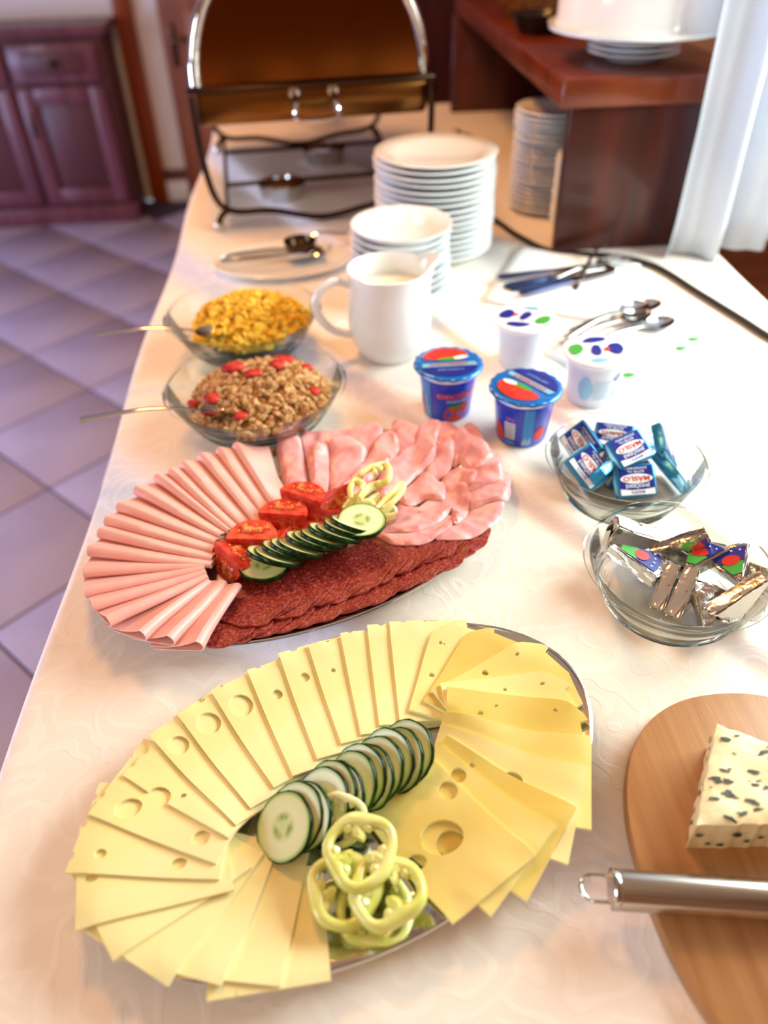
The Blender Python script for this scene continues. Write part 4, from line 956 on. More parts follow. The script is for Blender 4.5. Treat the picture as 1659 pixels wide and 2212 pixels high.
# ------------------------------------------------------------------ cucumber
def cuke_proto(R, t, name='cucumber_slice'):
    r = empty(name, (0, 0, 0)); n = 48
    wob = lambda a: R*(1+0.012*math.sin(3*a+1)+0.010*math.sin(7*a))
    V = []; Fc = []; rings = [0, 0.3, 0.6, 0.85, 1.0]
    for s, z in ((1, t/2), (-1, -t/2)):
        b0 = len(V); V.append((0, 0, z))
        for f in rings[1:]:
            for i in range(n):
                a = 2*PI*i/n; q = wob(a)*0.962*f; V.append((q*math.cos(a), q*math.sin(a), z))
        for i in range(n): Fc.append((b0, b0+1+i, b0+1+(i+1) % n) if s > 0 else (b0, b0+1+(i+1) % n, b0+1+i))
        for k in range(len(rings)-2):
            for i in range(n):
                a = b0+1+k*n+i; c = b0+1+k*n+(i+1) % n; Fc.append((a, a+n, c+n, c) if s > 0 else (a, c, c+n, a+n))
    MB().add(V, Fc).build('flesh', 'cuke_flesh', r, smooth=40)
    V = []; Fc = []; sec = [(0.955, t/2), (0.985, t/2*0.98), (1.0, t/2*0.8), (1.004, 0), (1.0, -t/2*0.8), (0.985, -t/2*0.98), (0.955, -t/2)]
    for f, z in sec:
        for i in range(n): a = 2*PI*i/n; q = wob(a)*f*(1+0.010*math.sin(14*a) if f > 0.99 else 1); V.append((q*math.cos(a), q*math.sin(a), z))
    for k in range(len(sec)-1):
        for i in range(n): a = k*n+i; c = k*n+(i+1) % n; Fc.append((a, a+n, c+n, c))
    MB().add(V, Fc).build('skin', 'cuke_skin', r, smooth=60)
    return r
cu = cuke_proto(0.0245, 0.0034)
def lean(n_, up_=Vector((0, 0, 1)), spin=0):
    n_ = Vector(n_).normalized(); q = n_.to_track_quat('Z', 'Y'); return (q.to_matrix().to_4x4() @ Matrix.Rotation(spin, 4, 'Z'))
# toppled row on the cheese platter: (fraction along row)
A0, A1 = Vector((-0.0600, 0.283, 0)), Vector((0.034, 0.333, 0)); rd = (A1-A0).normalized()
ts = [0, 0.09, 0.155, 0.30, 0.365, 0.42, 0.53, 0.60, 0.66, 0.745, 0.83, 0.915, 1.0]
for k, t_ in enumerate(ts):
    if k == 0: t_ = 0
    p_ = A0.lerp(A1, t_); tl = 36+min(k, 4)*2.5
    sd = Vector((0, 0.0025*math.sin(k*2.1), 0))
    # normal points up and back down the row towards the front slice
    nv = Vector((-rd.x*math.sin(math.radians(tl)), -rd.y*math.sin(math.radians(tl)), math.cos(math.radians(tl))))+Vector((rnd.uniform(-.03, .03), rnd.uniform(-.08, .02), 0))
    z = TZ+0.0075+0.0245*math.sin(math.radians(tl))+0.0025
    lab = ('front cucumber slice lying face up at the near end of the leaning row' if k == 0 else 'farthest cucumber slice at the upper right end of the leaning row on the cheese' if k == len(ts)-1 else 'cucumber slice, %s behind the front one in the leaning row on the cheese platter' % nth(k))
    dup(cu, (p_.x+sd.x, p_.y+sd.y, z), lean(nv, spin=k*1.3), label=lab, cat='cucumber slice', group='cucumber slices on the cheese platter')

# ------------------------------------------------------------------ pepper rings
def pepper_ring(R, hgt, th, seed, m, loc, rot, label, e=1.0):
    q = random.Random(seed); n = 72; ph = q.random()*6; V = []; Fc = []
    r = empty('pepper_ring', loc, rot, label=label, cat='pepper ring', group='pale green pepper rings on the cheese platter')
    f = lambda a: R*(1+0.09*math.cos(3*a+ph)+0.035*math.cos(5*a+ph*2)+0.02*math.sin(2*a))
    sec = 10
    for i in range(n):
        a = 2*PI*i/n; rr = f(a)
        for k in range(sec):
            b_ = 2*PI*k/sec; o_ = th/2*math.cos(b_)*(1+0.25*math.cos(3*a+ph+PI)); z = hgt/2*math.sin(b_)
            o_ = math.copysign(abs(o_)**0.8*(th/2)**0.2, o_)
            V.append(((rr+o_)*math.cos(a)*e, (rr+o_)*math.sin(a), z+0.0012*math.sin(2*a+ph)))
    for i in range(n):
        for k in range(sec): j = (i+1) % n; l = (k+1) % sec; Fc.append((i*sec+k, j*sec+k, j*sec+l, i*sec+l))
    MB().add(V, Fc).build('flesh', m, r, smooth=80)
    for c in range(3):      # inward ribs with seed knobs
        a = (PI-ph+2*PI*c)/3+q.uniform(-.1, .1); r0 = f(a)-th*0.3
        d = Vector((math.cos(a)*e, math.sin(a), 0)); s = Vector((-math.sin(a), math.cos(a), 0))
        pts = smooth_open([d*r0, d*(r0-R*0.20)+s*R*0.04, d*(r0-R*0.36)-s*R*0.03, d*(r0-R*0.46)+s*R*0.02], 4)
        N = len(pts); MB().tube([tuple(p_) for p_ in pts], [hgt*0.42*(1-0.25*i/(N-1)+0.28*max(0, i/(N-1)-0.6)) for i in range(N)], 8).build('rib', m, r)
        for sg in (-1, 1):
            a2 = a+sg*0.42; d2 = Vector((math.cos(a2)*e, math.sin(a2), 0)); r1 = f(a2)-th*0.2
            MB().tube([tuple(d2*r1), tuple(d2*(r1-R*0.14)+Vector((0, 0, 0.001))), tuple(d2*(r1-R*0.24))], [hgt*0.34, hgt*0.36, hgt*0.26], 8).build('rib', m, r)
def pring(px, z, *args, **k):
    R_, h_, th_, sd_, m_, rot_, lab_ = args; p_ = at(px[0], px[1], TZ+z); pepper_ring(R_, h_, th_, sd_, m_, (p_.x, p_.y, TZ+z), rot_, lab_, **k)
pring((733, 1770), 0.030, 0.0165, 0.009, 0.0062, 2, 'pepper_pale', (0.45, -0.15, 0), 'small pale pepper ring leaning on the cucumber, behind the other rings')
pring((812, 1965), 0.0145, 0.0225, 0.0110, 0.0085, 5, 'pepper', (0.04, 0.05, 0.4), 'lowest pepper ring lying on the platter at the near rim')
pring((744, 1922), 0.0240, 0.0215, 0.0120, 0.0092, 9, 'pepper', (0.02, -0.06, 1.2), 'left pepper ring of the pile, partly over the lower ring')
pring((836, 1925), 0.0290, 0.0215, 0.0120, 0.0092, 14, 'pepper', (-0.05, 0.10, 2.2), 'right pepper ring of the pile, nearest the square cheese slice')
pring((778, 1838), 0.0350, 0.0220, 0.0120, 0.0094, 23, 'pepper', (0.12, -0.06, 0.2), 'topmost pepper ring of the pile, beside the cucumber slices', e=0.97)

# ================================================================== the meat platter
# salami: two long rows of thin overlapping rounds
def salami(c, L, W, a, lab, grp):
    n = 30; q = random.Random(int((c[0]+1)*9000)); ph = q.random()*6
    poly = []
    for k in range(n):
        t = 2*PI*k/n; rr = 1+0.035*math.sin(5*t+ph)+0.02*math.sin(9*t+ph*2); x, y = L/2*rr*math.cos(t), W/2*rr*math.sin(t)
        poly.append((c[0]+x*math.cos(a)-y*math.sin(a), c[1]+x*math.sin(a)+y*math.cos(a)))
    pf = lambda X, Y, D: 0.0016*np.sin(((X-c[0])*math.cos(a)+(Y-c[1])*math.sin(a))*170+ph)*np.clip(1-D/0.012, 0, 1)*0.4+0.0005
    sheet('salami_slice', HH, poly, ['salami', 'salami_rim'], t=0.0014, puff=pf, step=0.005, iters=14, wall=1, label=lab, cat='salami slice', group=grp)
def sal_row(P0, P1, bow, n, L, W, lab0, grp, a_off=0.0):
    P0 = np.array(P0); P1 = np.array(P1); d = (P1-P0)/np.linalg.norm(P1-P0); nn = np.array((d[1], -d[0]))
    for k in range(n):
        t = 1-k/(n-1); c = P0+(P1-P0)*t+nn*bow*4*t*(1-t); a = math.atan2(d[1], d[0])+(t-0.5)*bow*14+a_off+rnd.uniform(-.10, .10)
        c = c+nn*rnd.uniform(-.0025, .0025)
        salami((c[0], c[1]), L*rnd.uniform(.94, 1.05), W*rnd.uniform(.92, 1.06), a, lab0 % (nth(k+1) if k < n-1 else 'last'), grp)
z_ = TZ+0.02
sal_row(xy(484, 1352, z_), xy(1000, 1158, z_), 0.0165, 16, 0.060, 0.052, 'dark red salami slice in the row by the rim, %s counting from the ham', 'salami slices in the row along the rim', -0.05)
sal_row(xy(545, 1292, z_), xy(935, 1148, z_), 0.007, 14, 0.072, 0.078, 'dark red salami slice in the row by the cucumber, %s counting from the ham', 'salami slices in the row along the cucumber', -0.05)

# folded bologna: spine from inner to outer end, lowest first, going clockwise
c3 = lambda x, y: (180+x*0.3134, 880+y*0.3134)
BO = [((1085, 1235), (845, 1690)), ((985, 1215), (650, 1655)), ((880, 1215), (462, 1625)), ((862, 1180), (225, 1535)), ((850, 1145), (112, 1432)), ((838, 1120), (52, 1340)), ((835, 1105), (42, 1205)),
      ((880, 1095), (68, 1060)), ((885, 1045), (135, 935)), ((890, 988), (180, 852)), ((905, 930), (262, 755)), ((940, 885), (378, 640)), ((992, 850), (515, 552)), ((1050, 850), (608, 512)),
      ((1130, 835), (695, 462)), ((1215, 820), (812, 402)), ((1235, 715), (938, 366)), ((1330, 700), (1050, 330)), ]
BO = [(xy(*c3(*a), TZ+0.022), xy(*c3(*b), TZ+0.026)) for a, b in BO]
def bologna(k):
    I, O = BO[k]
    nxI, nxO = BO[k+1] if k+1 < len(BO) else (I+np.array((0.012, 0.014)), O+np.array((0.028, 0.012)))
    d = (O-I); Ln = np.linalg.norm(d); d /= Ln; nn = np.array((d[1], -d[0]))
    pI = max(0.0055, abs(np.dot(nxI-I, nn))); pO = max(0.011, min(0.020, abs(np.dot(nxO-O, nn))))
    if k == len(BO)-1: pI, pO = 0.010, 0.022
    lastk = k >= len(BO)-1
    V = []; Fc = []; ns = 16; m_ = 22; t = 0.0013
    q = random.Random(k); bend = q.uniform(-.0015, .0015)
    for j in range(ns+1):
        l = j/ns; c = I+d*Ln*l+nn*bend*math.sin(l*PI); p_ = pI+(pO-pI)*l
        r = (0.0026+0.0030*l)*(1.15 if k < 4 else 1.0); wdt = p_*2.5+0.004
        if lastk: wdt = 0.012+0.030*l
        z0 = 0.0070+0.0030*l
        # underside height from tail to spine and the loop (s outward = nn is clockwise, under the next)
        cl = []
        for i in range(m_+1):
            u = i/m_
            if u < 0.40:      # top layer, tail -> spine
                f = u/0.40; s = wdt*(1-f)+r*0.9*f; z = z0*(f**1.1)+0.0028+(2*r)*f**2.2*0.94
            elif u < 0.62:    # round the spine
                f = (u-0.40)/0.22; a = PI/2+PI*f; s = r*0.9+r*0.95*math.cos(a); z = z0+0.0028+r+r*math.sin(a)-0.0003
            else:             # lower layer, back to the tail
                f = (u-0.62)/0.38; s = r*0.9*(1-f)+wdt*0.93*f; z = (z0+0.0028-0.0003)*(1-f)**1.1+0.0006*f+0.0006
            cl.append((s, z))
        for sgn in (0, 1):
            for i in range(m_+1):
                s, z = cl[i]; a_ = cl[max(i-1, 0)]; b_ = cl[min(i+1, m_)]; tx, tz = b_[0]-a_[0], b_[1]-a_[1]; L_ = math.hypot(tx, tz)+1e-9
                # inner skin lies on the inside of the loop
                s2, z2 = (s, z) if sgn == 0 else (s-tz/L_*(-t), z+tx/L_*(-t)*-1)
                if sgn: s2, z2 = s+(-tz/L_)*(t)*-1, z+(tx/L_)*t*-1
                e_ = 0.0
                if j == ns: e_ = 0.004*math.sin(u*PI) if False else 0
                px, py = c+nn*s2+d*(0.003*math.sin(i/m_*PI)*l)
                V.append((px, py, z2))
    w_ = 2*(m_+1)
    for j in range(ns):
        for i in range(m_):
            a = j*w_+i; b_ = (j+1)*w_+i
            Fc.append((a, a+1, b_+1, b_)); o_ = m_+1; Fc.append((a+o_, b_+o_, b_+o_+1, a+o_+1))
        for i in (0, m_):
            a = j*w_+i; b_ = (j+1)*w_+i; o_ = m_+1; Fc.append((a, b_, b_+o_, a+o_) if i == 0 else (a, a+o_, b_+o_, b_))
    fm = [0]*len(Fc)
    for j in (0, ns):
        for i in range(m_): a = j*w_+i; o_ = m_+1; Fc.append((a, a+o_, a+o_+1, a+1) if j == 0 else (a, a+1, a+o_+1, a+o_)); fm.append(1)
    # lift: rest the tube on the platter profile
    out = []
    for (x, y, z) in V:
        bz = float(HH0.samp(HH0.H, x, y)); out.append((x, y, bz-0.0010+z*0.92))
    o = mk('bologna_slice', out, Fc, ['bologna', 'bologna_edge'], loc=((I+O)[0]/2, (I+O)[1]/2, TZ+0.008), fm=fm,
           label=('smooth pink sausage slice folded over, with an open looped end, next to the salami' if k == 0 else 'smooth pink folded sausage slice, %s clockwise from the salami' % nth(k+1) if k < len(BO)-1 else 'broad pink sausage slice lying flattest, next to the cooked ham at the back rim'), cat='sausage slice', group='folded pink sausage slices fanned round the left of the platter')
    ang(o, 50)
def fold_base(X, Y):
    cx, cy, a, b, rot = HP; c, s = math.cos(rot), math.sin(rot); dx, dy = X-cx, Y-cy
    return TZ+np.interp(np.hypot((dx*c+dy*s)/a, (-dx*s+dy*c)/b), [0, 0.35, 1.0, 5], [0.0068, 0.0080, 0.0202, 0.0202])
HH0 = Height(-0.36, 0.28, 0.38, 0.84, fold_base)
for k in range(len(BO)): bologna(k)
# their bulk, so that later things rest on it
for I, O in BO:
    P_ = inside([tuple(I+np.array((-.008, -.008))), tuple(O), tuple(O+np.array((.012, .012))), tuple(I+np.array((.008, .012)))], HH.X, HH.Y)
    HH.H[P_] = np.maximum(HH.H[P_], (HH0.H+0.012)[P_])

# cooked ham: soft folded slices, lowest first
c4 = lambda x, y: (560+x*0.3376, 880+y*0.3376)
HAM = [
 # back row, lying behind
 ([(400, 150), (500, 135), (620, 120), (740, 90), (790, 140), (700, 250), (560, 260), (430, 230)], 6, 'ham slice peeping out behind the rolled slices at the back rim'),
 ([(850, 90), (890, 65), (950, 85), (1000, 110), (1060, 120), (1010, 190), (930, 260), (870, 220)], 7, 'ruffled ham slice at the back rim, left of the blue cup'),
 ([(1310, 110), (1360, 90), (1410, 130), (1440, 200), (1480, 270), (1400, 310), (1290, 220)], 6, 'ham slice at the back right, nearest the cups'),
 ([(1120, 190), (1150, 90), (1210, 80), (1280, 130), (1320, 200), (1240, 270), (1130, 260)], 7, 'folded ham slice standing just in front of the blue cup'),
 ([(1040, 110), (1090, 70), (1160, 90), (1150, 160), (1110, 240), (1010, 200)], 8, 'small crumpled ham slice in front of the blue cup, left of its neighbour'),
 ([(1560, 600), (1600, 520), (1610, 440), (1570, 400), (1400, 420), (1330, 520), (1340, 620)], 5, 'ham slice along the right rim of the platter'),
 ([(1130, 850), (1250, 870), (1350, 850), (1460, 780), (1540, 710), (1560, 600), (1420, 610), (1280, 640), (1180, 730)], 4, 'wide ham slice overhanging the lower right rim above the salami'),
 ([(1330, 510), (1350, 620), (1470, 605), (1590, 590), (1600, 500), (1480, 470)], 6, 'ham slice with a straight front fold at the right rim'),
 ([(1370, 370), (1430, 320), (1530, 285), (1560, 320), (1575, 400), (1500, 430), (1400, 420)], 6, 'small ham slice peaking at the right rim'),
 ([(1240, 200), (1290, 160), (1380, 200), (1470, 250), (1430, 300), (1330, 300), (1240, 320)], 7, 'ham slice with a pale fat edge at the back right'),
 ([(1310, 420), (1370, 380), (1480, 370), (1560, 390), (1560, 470), (1440, 500), (1330, 510)], 8, 'bulging ham slice two steps in from the right rim'),
 ([(1290, 300), (1360, 240), (1440, 250), (1500, 300), (1440, 350), (1370, 375), (1310, 350)], 8, 'rounded ham slice in the middle of the right half'),
 ([(1160, 420), (1190, 350), (1270, 325), (1340, 360), (1395, 400), (1370, 460), (1290, 480), (1200, 470)], 11, 'plump curled ham slice right of the centre'),
 ([(1050, 300), (1110, 250), (1200, 180), (1245, 220), (1240, 300), (1190, 370), (1090, 390)], 10, 'curled ham slice between the two big rolls and the right half'),
 ([(730, 770), (850, 780), (960, 770), (1110, 680), (1240, 600), (1275, 640), (1260, 720), (1170, 810), (1050, 885), (940, 880), (830, 850)], 5, 'ham slice lying lowest in front, over the salami'),
 ([(990, 600), (1060, 530), (1170, 490), (1280, 445), (1340, 500), (1350, 590), (1310, 690), (1250, 740), (1230, 620), (1100, 620)], 8, 'ham slice with a violet sheen in its fold'),
 ([(850, 640), (900, 540), (960, 560), (1020, 600), (960, 640), (880, 660)], 5, 'small ham slice right behind the yellow pepper strips'),
 ([(900, 470), (980, 400), (1050, 350), (1130, 390), (1190, 450), (1180, 530), (1060, 520), (960, 560), (900, 520)], 10, 'crumpled ham slice with a white fat edge near the centre'),
 ([(740, 760), (830, 690), (880, 640), (1000, 625), (1120, 615), (1230, 600), (1170, 690), (1060, 755), (960, 785), (870, 770)], 6, 'smooth ham slice lying uppermost in front, beside the pepper strips'),
 # rolls
 ([(105, 240), (130, 175), (200, 165), (270, 180), (295, 330), (315, 570), (250, 560), (175, 520), (140, 400)], 12, 'leftmost rolled ham slice, against the sausage slices'),
 ([(265, 150), (330, 145), (410, 150), (415, 230), (380, 320), (335, 430), (300, 300)], 7, 'narrow ham fold showing between the two left rolls'),
 ([(440, 220), (490, 175), (580, 165), (650, 195), (695, 240), (640, 350), (560, 450), (530, 540), (440, 540)], 11, 'broad rolled ham slice behind the red tomato wedges'),
 ([(345, 215), (385, 203), (435, 215), (440, 350), (430, 480), (390, 600), (305, 570), (325, 400)], 13, 'slim upright ham roll, second from the left'),
 ([(790, 540), (740, 440), (770, 330), (860, 250), (960, 195), (1060, 165), (1125, 195), (1125, 265), (1010, 350), (900, 450)], 15, 'large ham roll pointing at the cups, right of the pepper strips'),
 ([(510, 455), (600, 360), (690, 240), (780, 130), (840, 115), (885, 160), (885, 230), (800, 320), (690, 420), (565, 530)], 15, 'ham roll with an open end, behind the pepper strips'),
]
for k, (pl, hmm, lab) in enumerate(HAM):
    hz = TZ+0.020+hmm*0.0007
    poly = smooth_closed([tuple(xy(*c4(*p_), hz)) for p_ in pl], 5); H_ = hmm/1000*1.0; q = random.Random(k); ph = q.random()*6; ww = 0.011 if hmm > 9 else 0.008
    dirx = q.uniform(-1, 1); cxm = sum(p_[0] for p_ in poly)/len(poly); cym = sum(p_[1] for p_ in poly)/len(poly)
    dd_ = q.uniform(0, PI)
    def pf(X, Y, D, H_=H_, ww=ww, ph=ph, dd_=dd_):
        e = np.clip(D/ww, 0, 1); dome = np.sqrt(np.clip(1-(1-e)**2, 0, 1)); u = (X*math.cos(dd_)+Y*math.sin(dd_))
        return H_*dome*(0.78+0.22*np.sin(u*150+ph))*0.80+0.0006*np.sin(X*320+ph)*np.sin(Y*290)*e
    sheet('ham_slice', HH, poly, ['ham', 'ham_fat'], t=0.0014, puff=pf, step=0.0040, iters=8, wall=1, gap=0.0003, label=lab, cat='ham slice', group='cooked ham slices on the right of the meat platter')

# tomato wedges
def tomato_proto():
    r = empty('tomato_wedge', (0, 0, 0)); R = 0.0250; n1, n2 = 12, 14
    half = math.radians(47); V = []; Fc = []
    # skin: directions around the X axis between -90-half and -90+half
    for i in range(n1+1):
        a = -PI/2-half+2*half*i/n1
        for j in range(n2+1):
            b_ = PI*j/n2; x = -math.cos(b_)*R*0.94; rr = R*math.sin(b_)**0.92 if 0 < j < n2 else 0
            V.append((x, rr*math.cos(a), rr*math.sin(a)))
    for i in range(n1):
        for j in range(n2): p_ = i*(n2+1)+j; Fc.append((p_, p_+1, p_+n2+2, p_+n2+1))
    MB().add(V, Fc).build('skin', 'tomato_skin', r, smooth=60)
    for s in (-1, 1):
        a = -PI/2+s*half; V = [(-R*0.94, 0, 0)]; Fc = []
        V = []
        for k, f in enumerate((0.0, 0.35, 0.70, 0.93, 1.0)):
            for j in range(n2+1):
                b_ = PI*j/n2; x = -math.cos(b_)*R*0.94; rr = R*math.sin(b_)**0.92*f if 0 < j < n2 else 0
                dpt = 0.0006*math.sin(PI*min(f, 1)) ; V.append((x, rr*math.cos(a)-dpt*0, rr*math.sin(a)))
        for k in range(4):
            for j in range(n2):
                p_ = k*(n2+1)+j; q_ = (p_, p_+n2+1, p_+n2+2, p_+1); Fc.append(q_ if s < 0 else q_[::-1])
        fl_ = MB().add(V, Fc).build('cut_face', 'tomato_flesh', r, smooth=60)
        V = []; Fc = []; m_ = 16; d_ = Vector((0, math.cos(a), math.sin(a))); nrm = Vector((0, -math.sin(a), math.cos(a)))*(-s)
        if nrm.z < 0: nrm = -nrm
        c0 = d_*R*0.50; V.append(tuple(c0+nrm*0.0016))
        for f, h_ in ((0.45, 0.0018), (0.8, 0.0013), (1.0, 0.0002)):
            for i in range(m_):
                t = 2*PI*i/m_; wv = 1+0.12*math.sin(3*t+s)+0.08*math.sin(7*t)
                V.append(tuple(c0+Vector((1, 0, 0))*math.cos(t)*R*0.60*f*wv+d_*math.sin(t)*R*0.27*f*wv+nrm*h_))
        for i in range(m_): Fc.append((0, 1+i, 1+(i+1) % m_))
        for k in range(2):
            for i in range(m_): p_ = 1+k*m_+i; q_ = 1+k*m_+(i+1) % m_; Fc.append((p_, p_+m_, q_+m_, q_))
        o = MB().add(V, Fc).build('seed_pulp', 'tomato_pulp', r, smooth=60)
        for t in range(6):
            x = R*0.62*(t/5*2-1)*0.8; u = R*(0.50+0.16*(1 if t % 2 else -1)); c = d_*u+Vector((x, 0, 0))+nrm*0.0018
            MB().lathe([(0, -0.0006), (0.0006, -0.0002), (0.0007, 0.0002), (0, 0.0005)], 8, xf=Matrix.Translation(c) @ nrm.to_track_quat('Z', 'Y').to_matrix().to_4x4() @ Matrix.Rotation(t, 4, 'Z') @ Matrix.Diagonal((1.7, 1, 1, 1))).build('seed', 'tomato_seed', o)
    return r
tm = tomato_proto()
TO = [  # pixel centre, height of the ridge, rot z, roll about own axis, scale, label
 ((672, 1145), 0.020, 30, 10, 0.80, 'tomato wedge skin up in the middle of the pile, above the cucumber'),
 ((700, 1135), 0.020, -10, -10, 0.80, 'tomato wedge lying lowest at the right end by the cucumber'),
 ((608, 1168), 0.022, 60, 20, 0.80, 'small tomato wedge between the two left wedges and the cucumber'),
 ((655, 1165), 0.021, 10, 25, 0.82, 'tomato wedge wedged against the middle cucumber slices'),
 ((724, 1112), 0.026, 20, 20, 0.85, 'tomato wedge tip poking towards the yellow pepper strips'),
 ((496, 1212), 0.030, -55, 22, 1.12, 'leftmost tomato wedge, standing with its cut face to the left'),
 ((545, 1178), 0.031, -8, 48, 1.12, 'second tomato wedge from the left, juicy cut face towards the viewer'),
 ((612, 1125), 0.033, -12, 40, 1.12, 'tomato wedge with seeds showing, in the middle behind the others'),
 ((690, 1112), 0.030, -25, 20, 0.95, 'tomato wedge skin side up in front of the rearmost ones'),
 ((650, 1087), 0.038, -32, 38, 1.10, 'tomato wedge with orange pulp, leaning on the left ham roll'),
 ((718, 1078), 0.038, 35, 0, 0.98, 'rearmost tomato wedge, between ham roll and pepper strips')]
for (px, h_, rz, rl, sc_, lab) in TO:
    p_ = at(*px, TZ+h_*0.72); dup(tm, (p_.x, p_.y, TZ+h_), (Matrix.Rotation(math.radians(rz), 4, 'Z') @ Matrix.Rotation(math.radians(rl), 4, 'X')), sc_, label=lab, cat='tomato wedge', group='tomato wedges on the meat platter')

# cucumber slices on the meat platter: fallen backwards, skin to the front
B0, B1 = at(572, 1238, TZ+0.014), at(782, 1152, TZ+0.030)
n_ = 14
for k in range(n_):
    t_ = k/(n_-1); p_ = B0.lerp(B1, t_); rise = 0.010+0.012*t_
    nv = Vector((0.345, 0.435, 0.80)) if k else Vector((0.05, 0.15, 1))
    if k == n_-1: nv = Vector((0.02, -0.05, 1))
    lab = 'near left end cucumber slice of the row on the meat platter' if k == 0 else 'top right cucumber slice lying face up beside the yellow pepper' if k == n_-1 else 'cucumber slice, %s from the left end of the row on the meat platter' % nth(k+1)
    dup(cu, (p_.x, p_.y+0.003*math.sin(k*2.3), TZ+0.021+rise-(0.008 if k == 0 else 0)+(0.006 if k == n_-1 else 0)), lean(nv, spin=k*0.9), (1.0, 1.0, 1.35), label=lab, cat='cucumber slice', group='cucumber slices on the meat platter')
for q in list(cu.children)+[cu]: bpy.data.objects.remove(q)
def kill(o):
    for c in list(o.children): kill(c)
    bpy.data.objects.remove(o)
kill(tm)

# yellow pepper strips
c4z = lambda p_, z: at(*c4(*p_), TZ+z)
STR = [([(590, 690), (640, 660), (720, 590), (770, 560)], 0.026), ([(560, 700), (620, 690), (700, 640), (770, 590)], 0.029), ([(640, 745), (700, 720), (760, 690), (850, 650), (868, 680)], 0.031),
       ([(680, 745), (760, 720), (870, 690)], 0.028), ([(745, 660), (800, 600), (860, 540), (905, 500), (915, 530), (860, 600), (790, 650)], 0.036), ([(540, 650), (590, 600), (680, 540), (740, 500)], 0.036),
       ([(590, 590), (585, 520), (620, 460), (660, 430)], 0.041), ([(650, 420), (720, 385), (800, 370), (830, 400), (825, 460), (780, 490), (750, 480)], 0.047), ([(640, 590), (680, 530), (740, 500), (790, 480)], 0.044),
       ([(620, 470), (660, 500), (650, 540)], 0.045), ([(740, 430), (745, 400), (790, 395)], 0.047), ([(570, 650), (650, 620), (700, 610), (740, 640)], 0.033)]
sl = ['lower left', 'lowest long', 'front forked', 'front pointed', 'right looped', 'left middle', 'left upright', 'topmost hooked', 'central upper', 'small upper left', 'small inner', 'central lower']
for k, (pl, z) in enumerate(STR):
    pts = [tuple(c4z(p_, z+0.002*math.sin(i*2+k))) for i, p_ in enumerate(pl)]; sp_ = smooth_open(pts, 6); N = len(sp_)
    c0 = sp_[N//2].copy(); rr = [0.0054*(0.66+0.34*math.sin(PI*min(1, max(0, (i+1.2)/(N+1.4))))) for i in range(N)]
    MB().tube([tuple(p_-c0) for p_ in sp_], rr, 10, flat=0.72).build('pepper_strip', 'pepper_yellow', loc=c0, smooth=80, label='%s yellow pepper strip of the little pile beside the tomato wedges' % sl[k], cat='pepper strip', group='yellow pepper strips on the meat platter')

# ================================================================== butter portions
def butter_proto():
    r = empty('butter_portion', (0, 0, 0)); w_, d_, h_ = 0.020, 0.0165, 0.0055
    MB().box(-w_, w_, -d_, d_, 0, h_*2, 0.0016).build('packet', 'teal_foil', r, smooth=35)
    for s in (-1, 1):
        V = [(s*w_, -d_*0.95, 0.002), (s*w_, d_*0.95, 0.002), (s*(w_+0.0008), d_*0.7, h_), (s*(w_+0.0008), -d_*0.7, h_), (s*w_, d_*0.95, 0.0092), (s*w_, -d_*0.95, 0.0092), (s*(w_+0.0022), 0, h_)]
        MB().add(V, [(0, 1, 2, 6, 3), (3, 6, 2, 4, 5)]).build('end_flap', 'butter_pale', r, smooth=0)
    z = h_*2+0.0002; top = h_*2
    def flat(poly, m, dz, nm='label'): return MB().add([(a, b_, top+dz) for a, b_ in poly], [tuple(range(len(poly)))]).build(nm, m, r, smooth=0)
    flat([(-0.0175, -0.015), (0.0175, -0.015), (0.0175, 0.015), (-0.0175, 0.015)], 'butter_blue', 0.0003)
    flat([(-0.0175, 0.0085), (0.0175, 0.0085), (0.0175, 0.015), (-0.0175, 0.015)], 'print_white', 0.0006)
    flat([(0.0165*math.cos(t), -0.0015+0.0050*math.sin(t)) for t in [k*2*PI/28 for k in range(28)]], 'print_white', 0.0006)
    flat([(-0.0175, 0.0085), (-0.006, 0.0098), (0.006, 0.0098), (0.0175, 0.0085), (0.0175, 0.0078), (-0.0175, 0.0078)], 'print_navy', 0.0008)
    def txt(t_, y, hh, m, xs=1.0):
        Vv, Ff = text_flat(t_, hh, 0.015); MB().add([(a*xs, b_+y, top+0.001) for a, b_ in Vv], Ff).build('lettering', m, r, smooth=0)
    txt('MADETA', 0.0122, 0.0025, 'print_navy'); txt('JIHOČESKÉ', 0.0057, 0.0032, 'print_white', 1.1); txt('MÁSLO', -0.0017, 0.0048, 'print_red', 1.25)
    txt('BUTTER 10 g', -0.0088, 0.0021, 'print_white'); txt('JIHOČESKÉ MÁSLO', -0.0122, 0.0019, 'print_white')
    return r
bu = butter_proto()
bx, by = BB
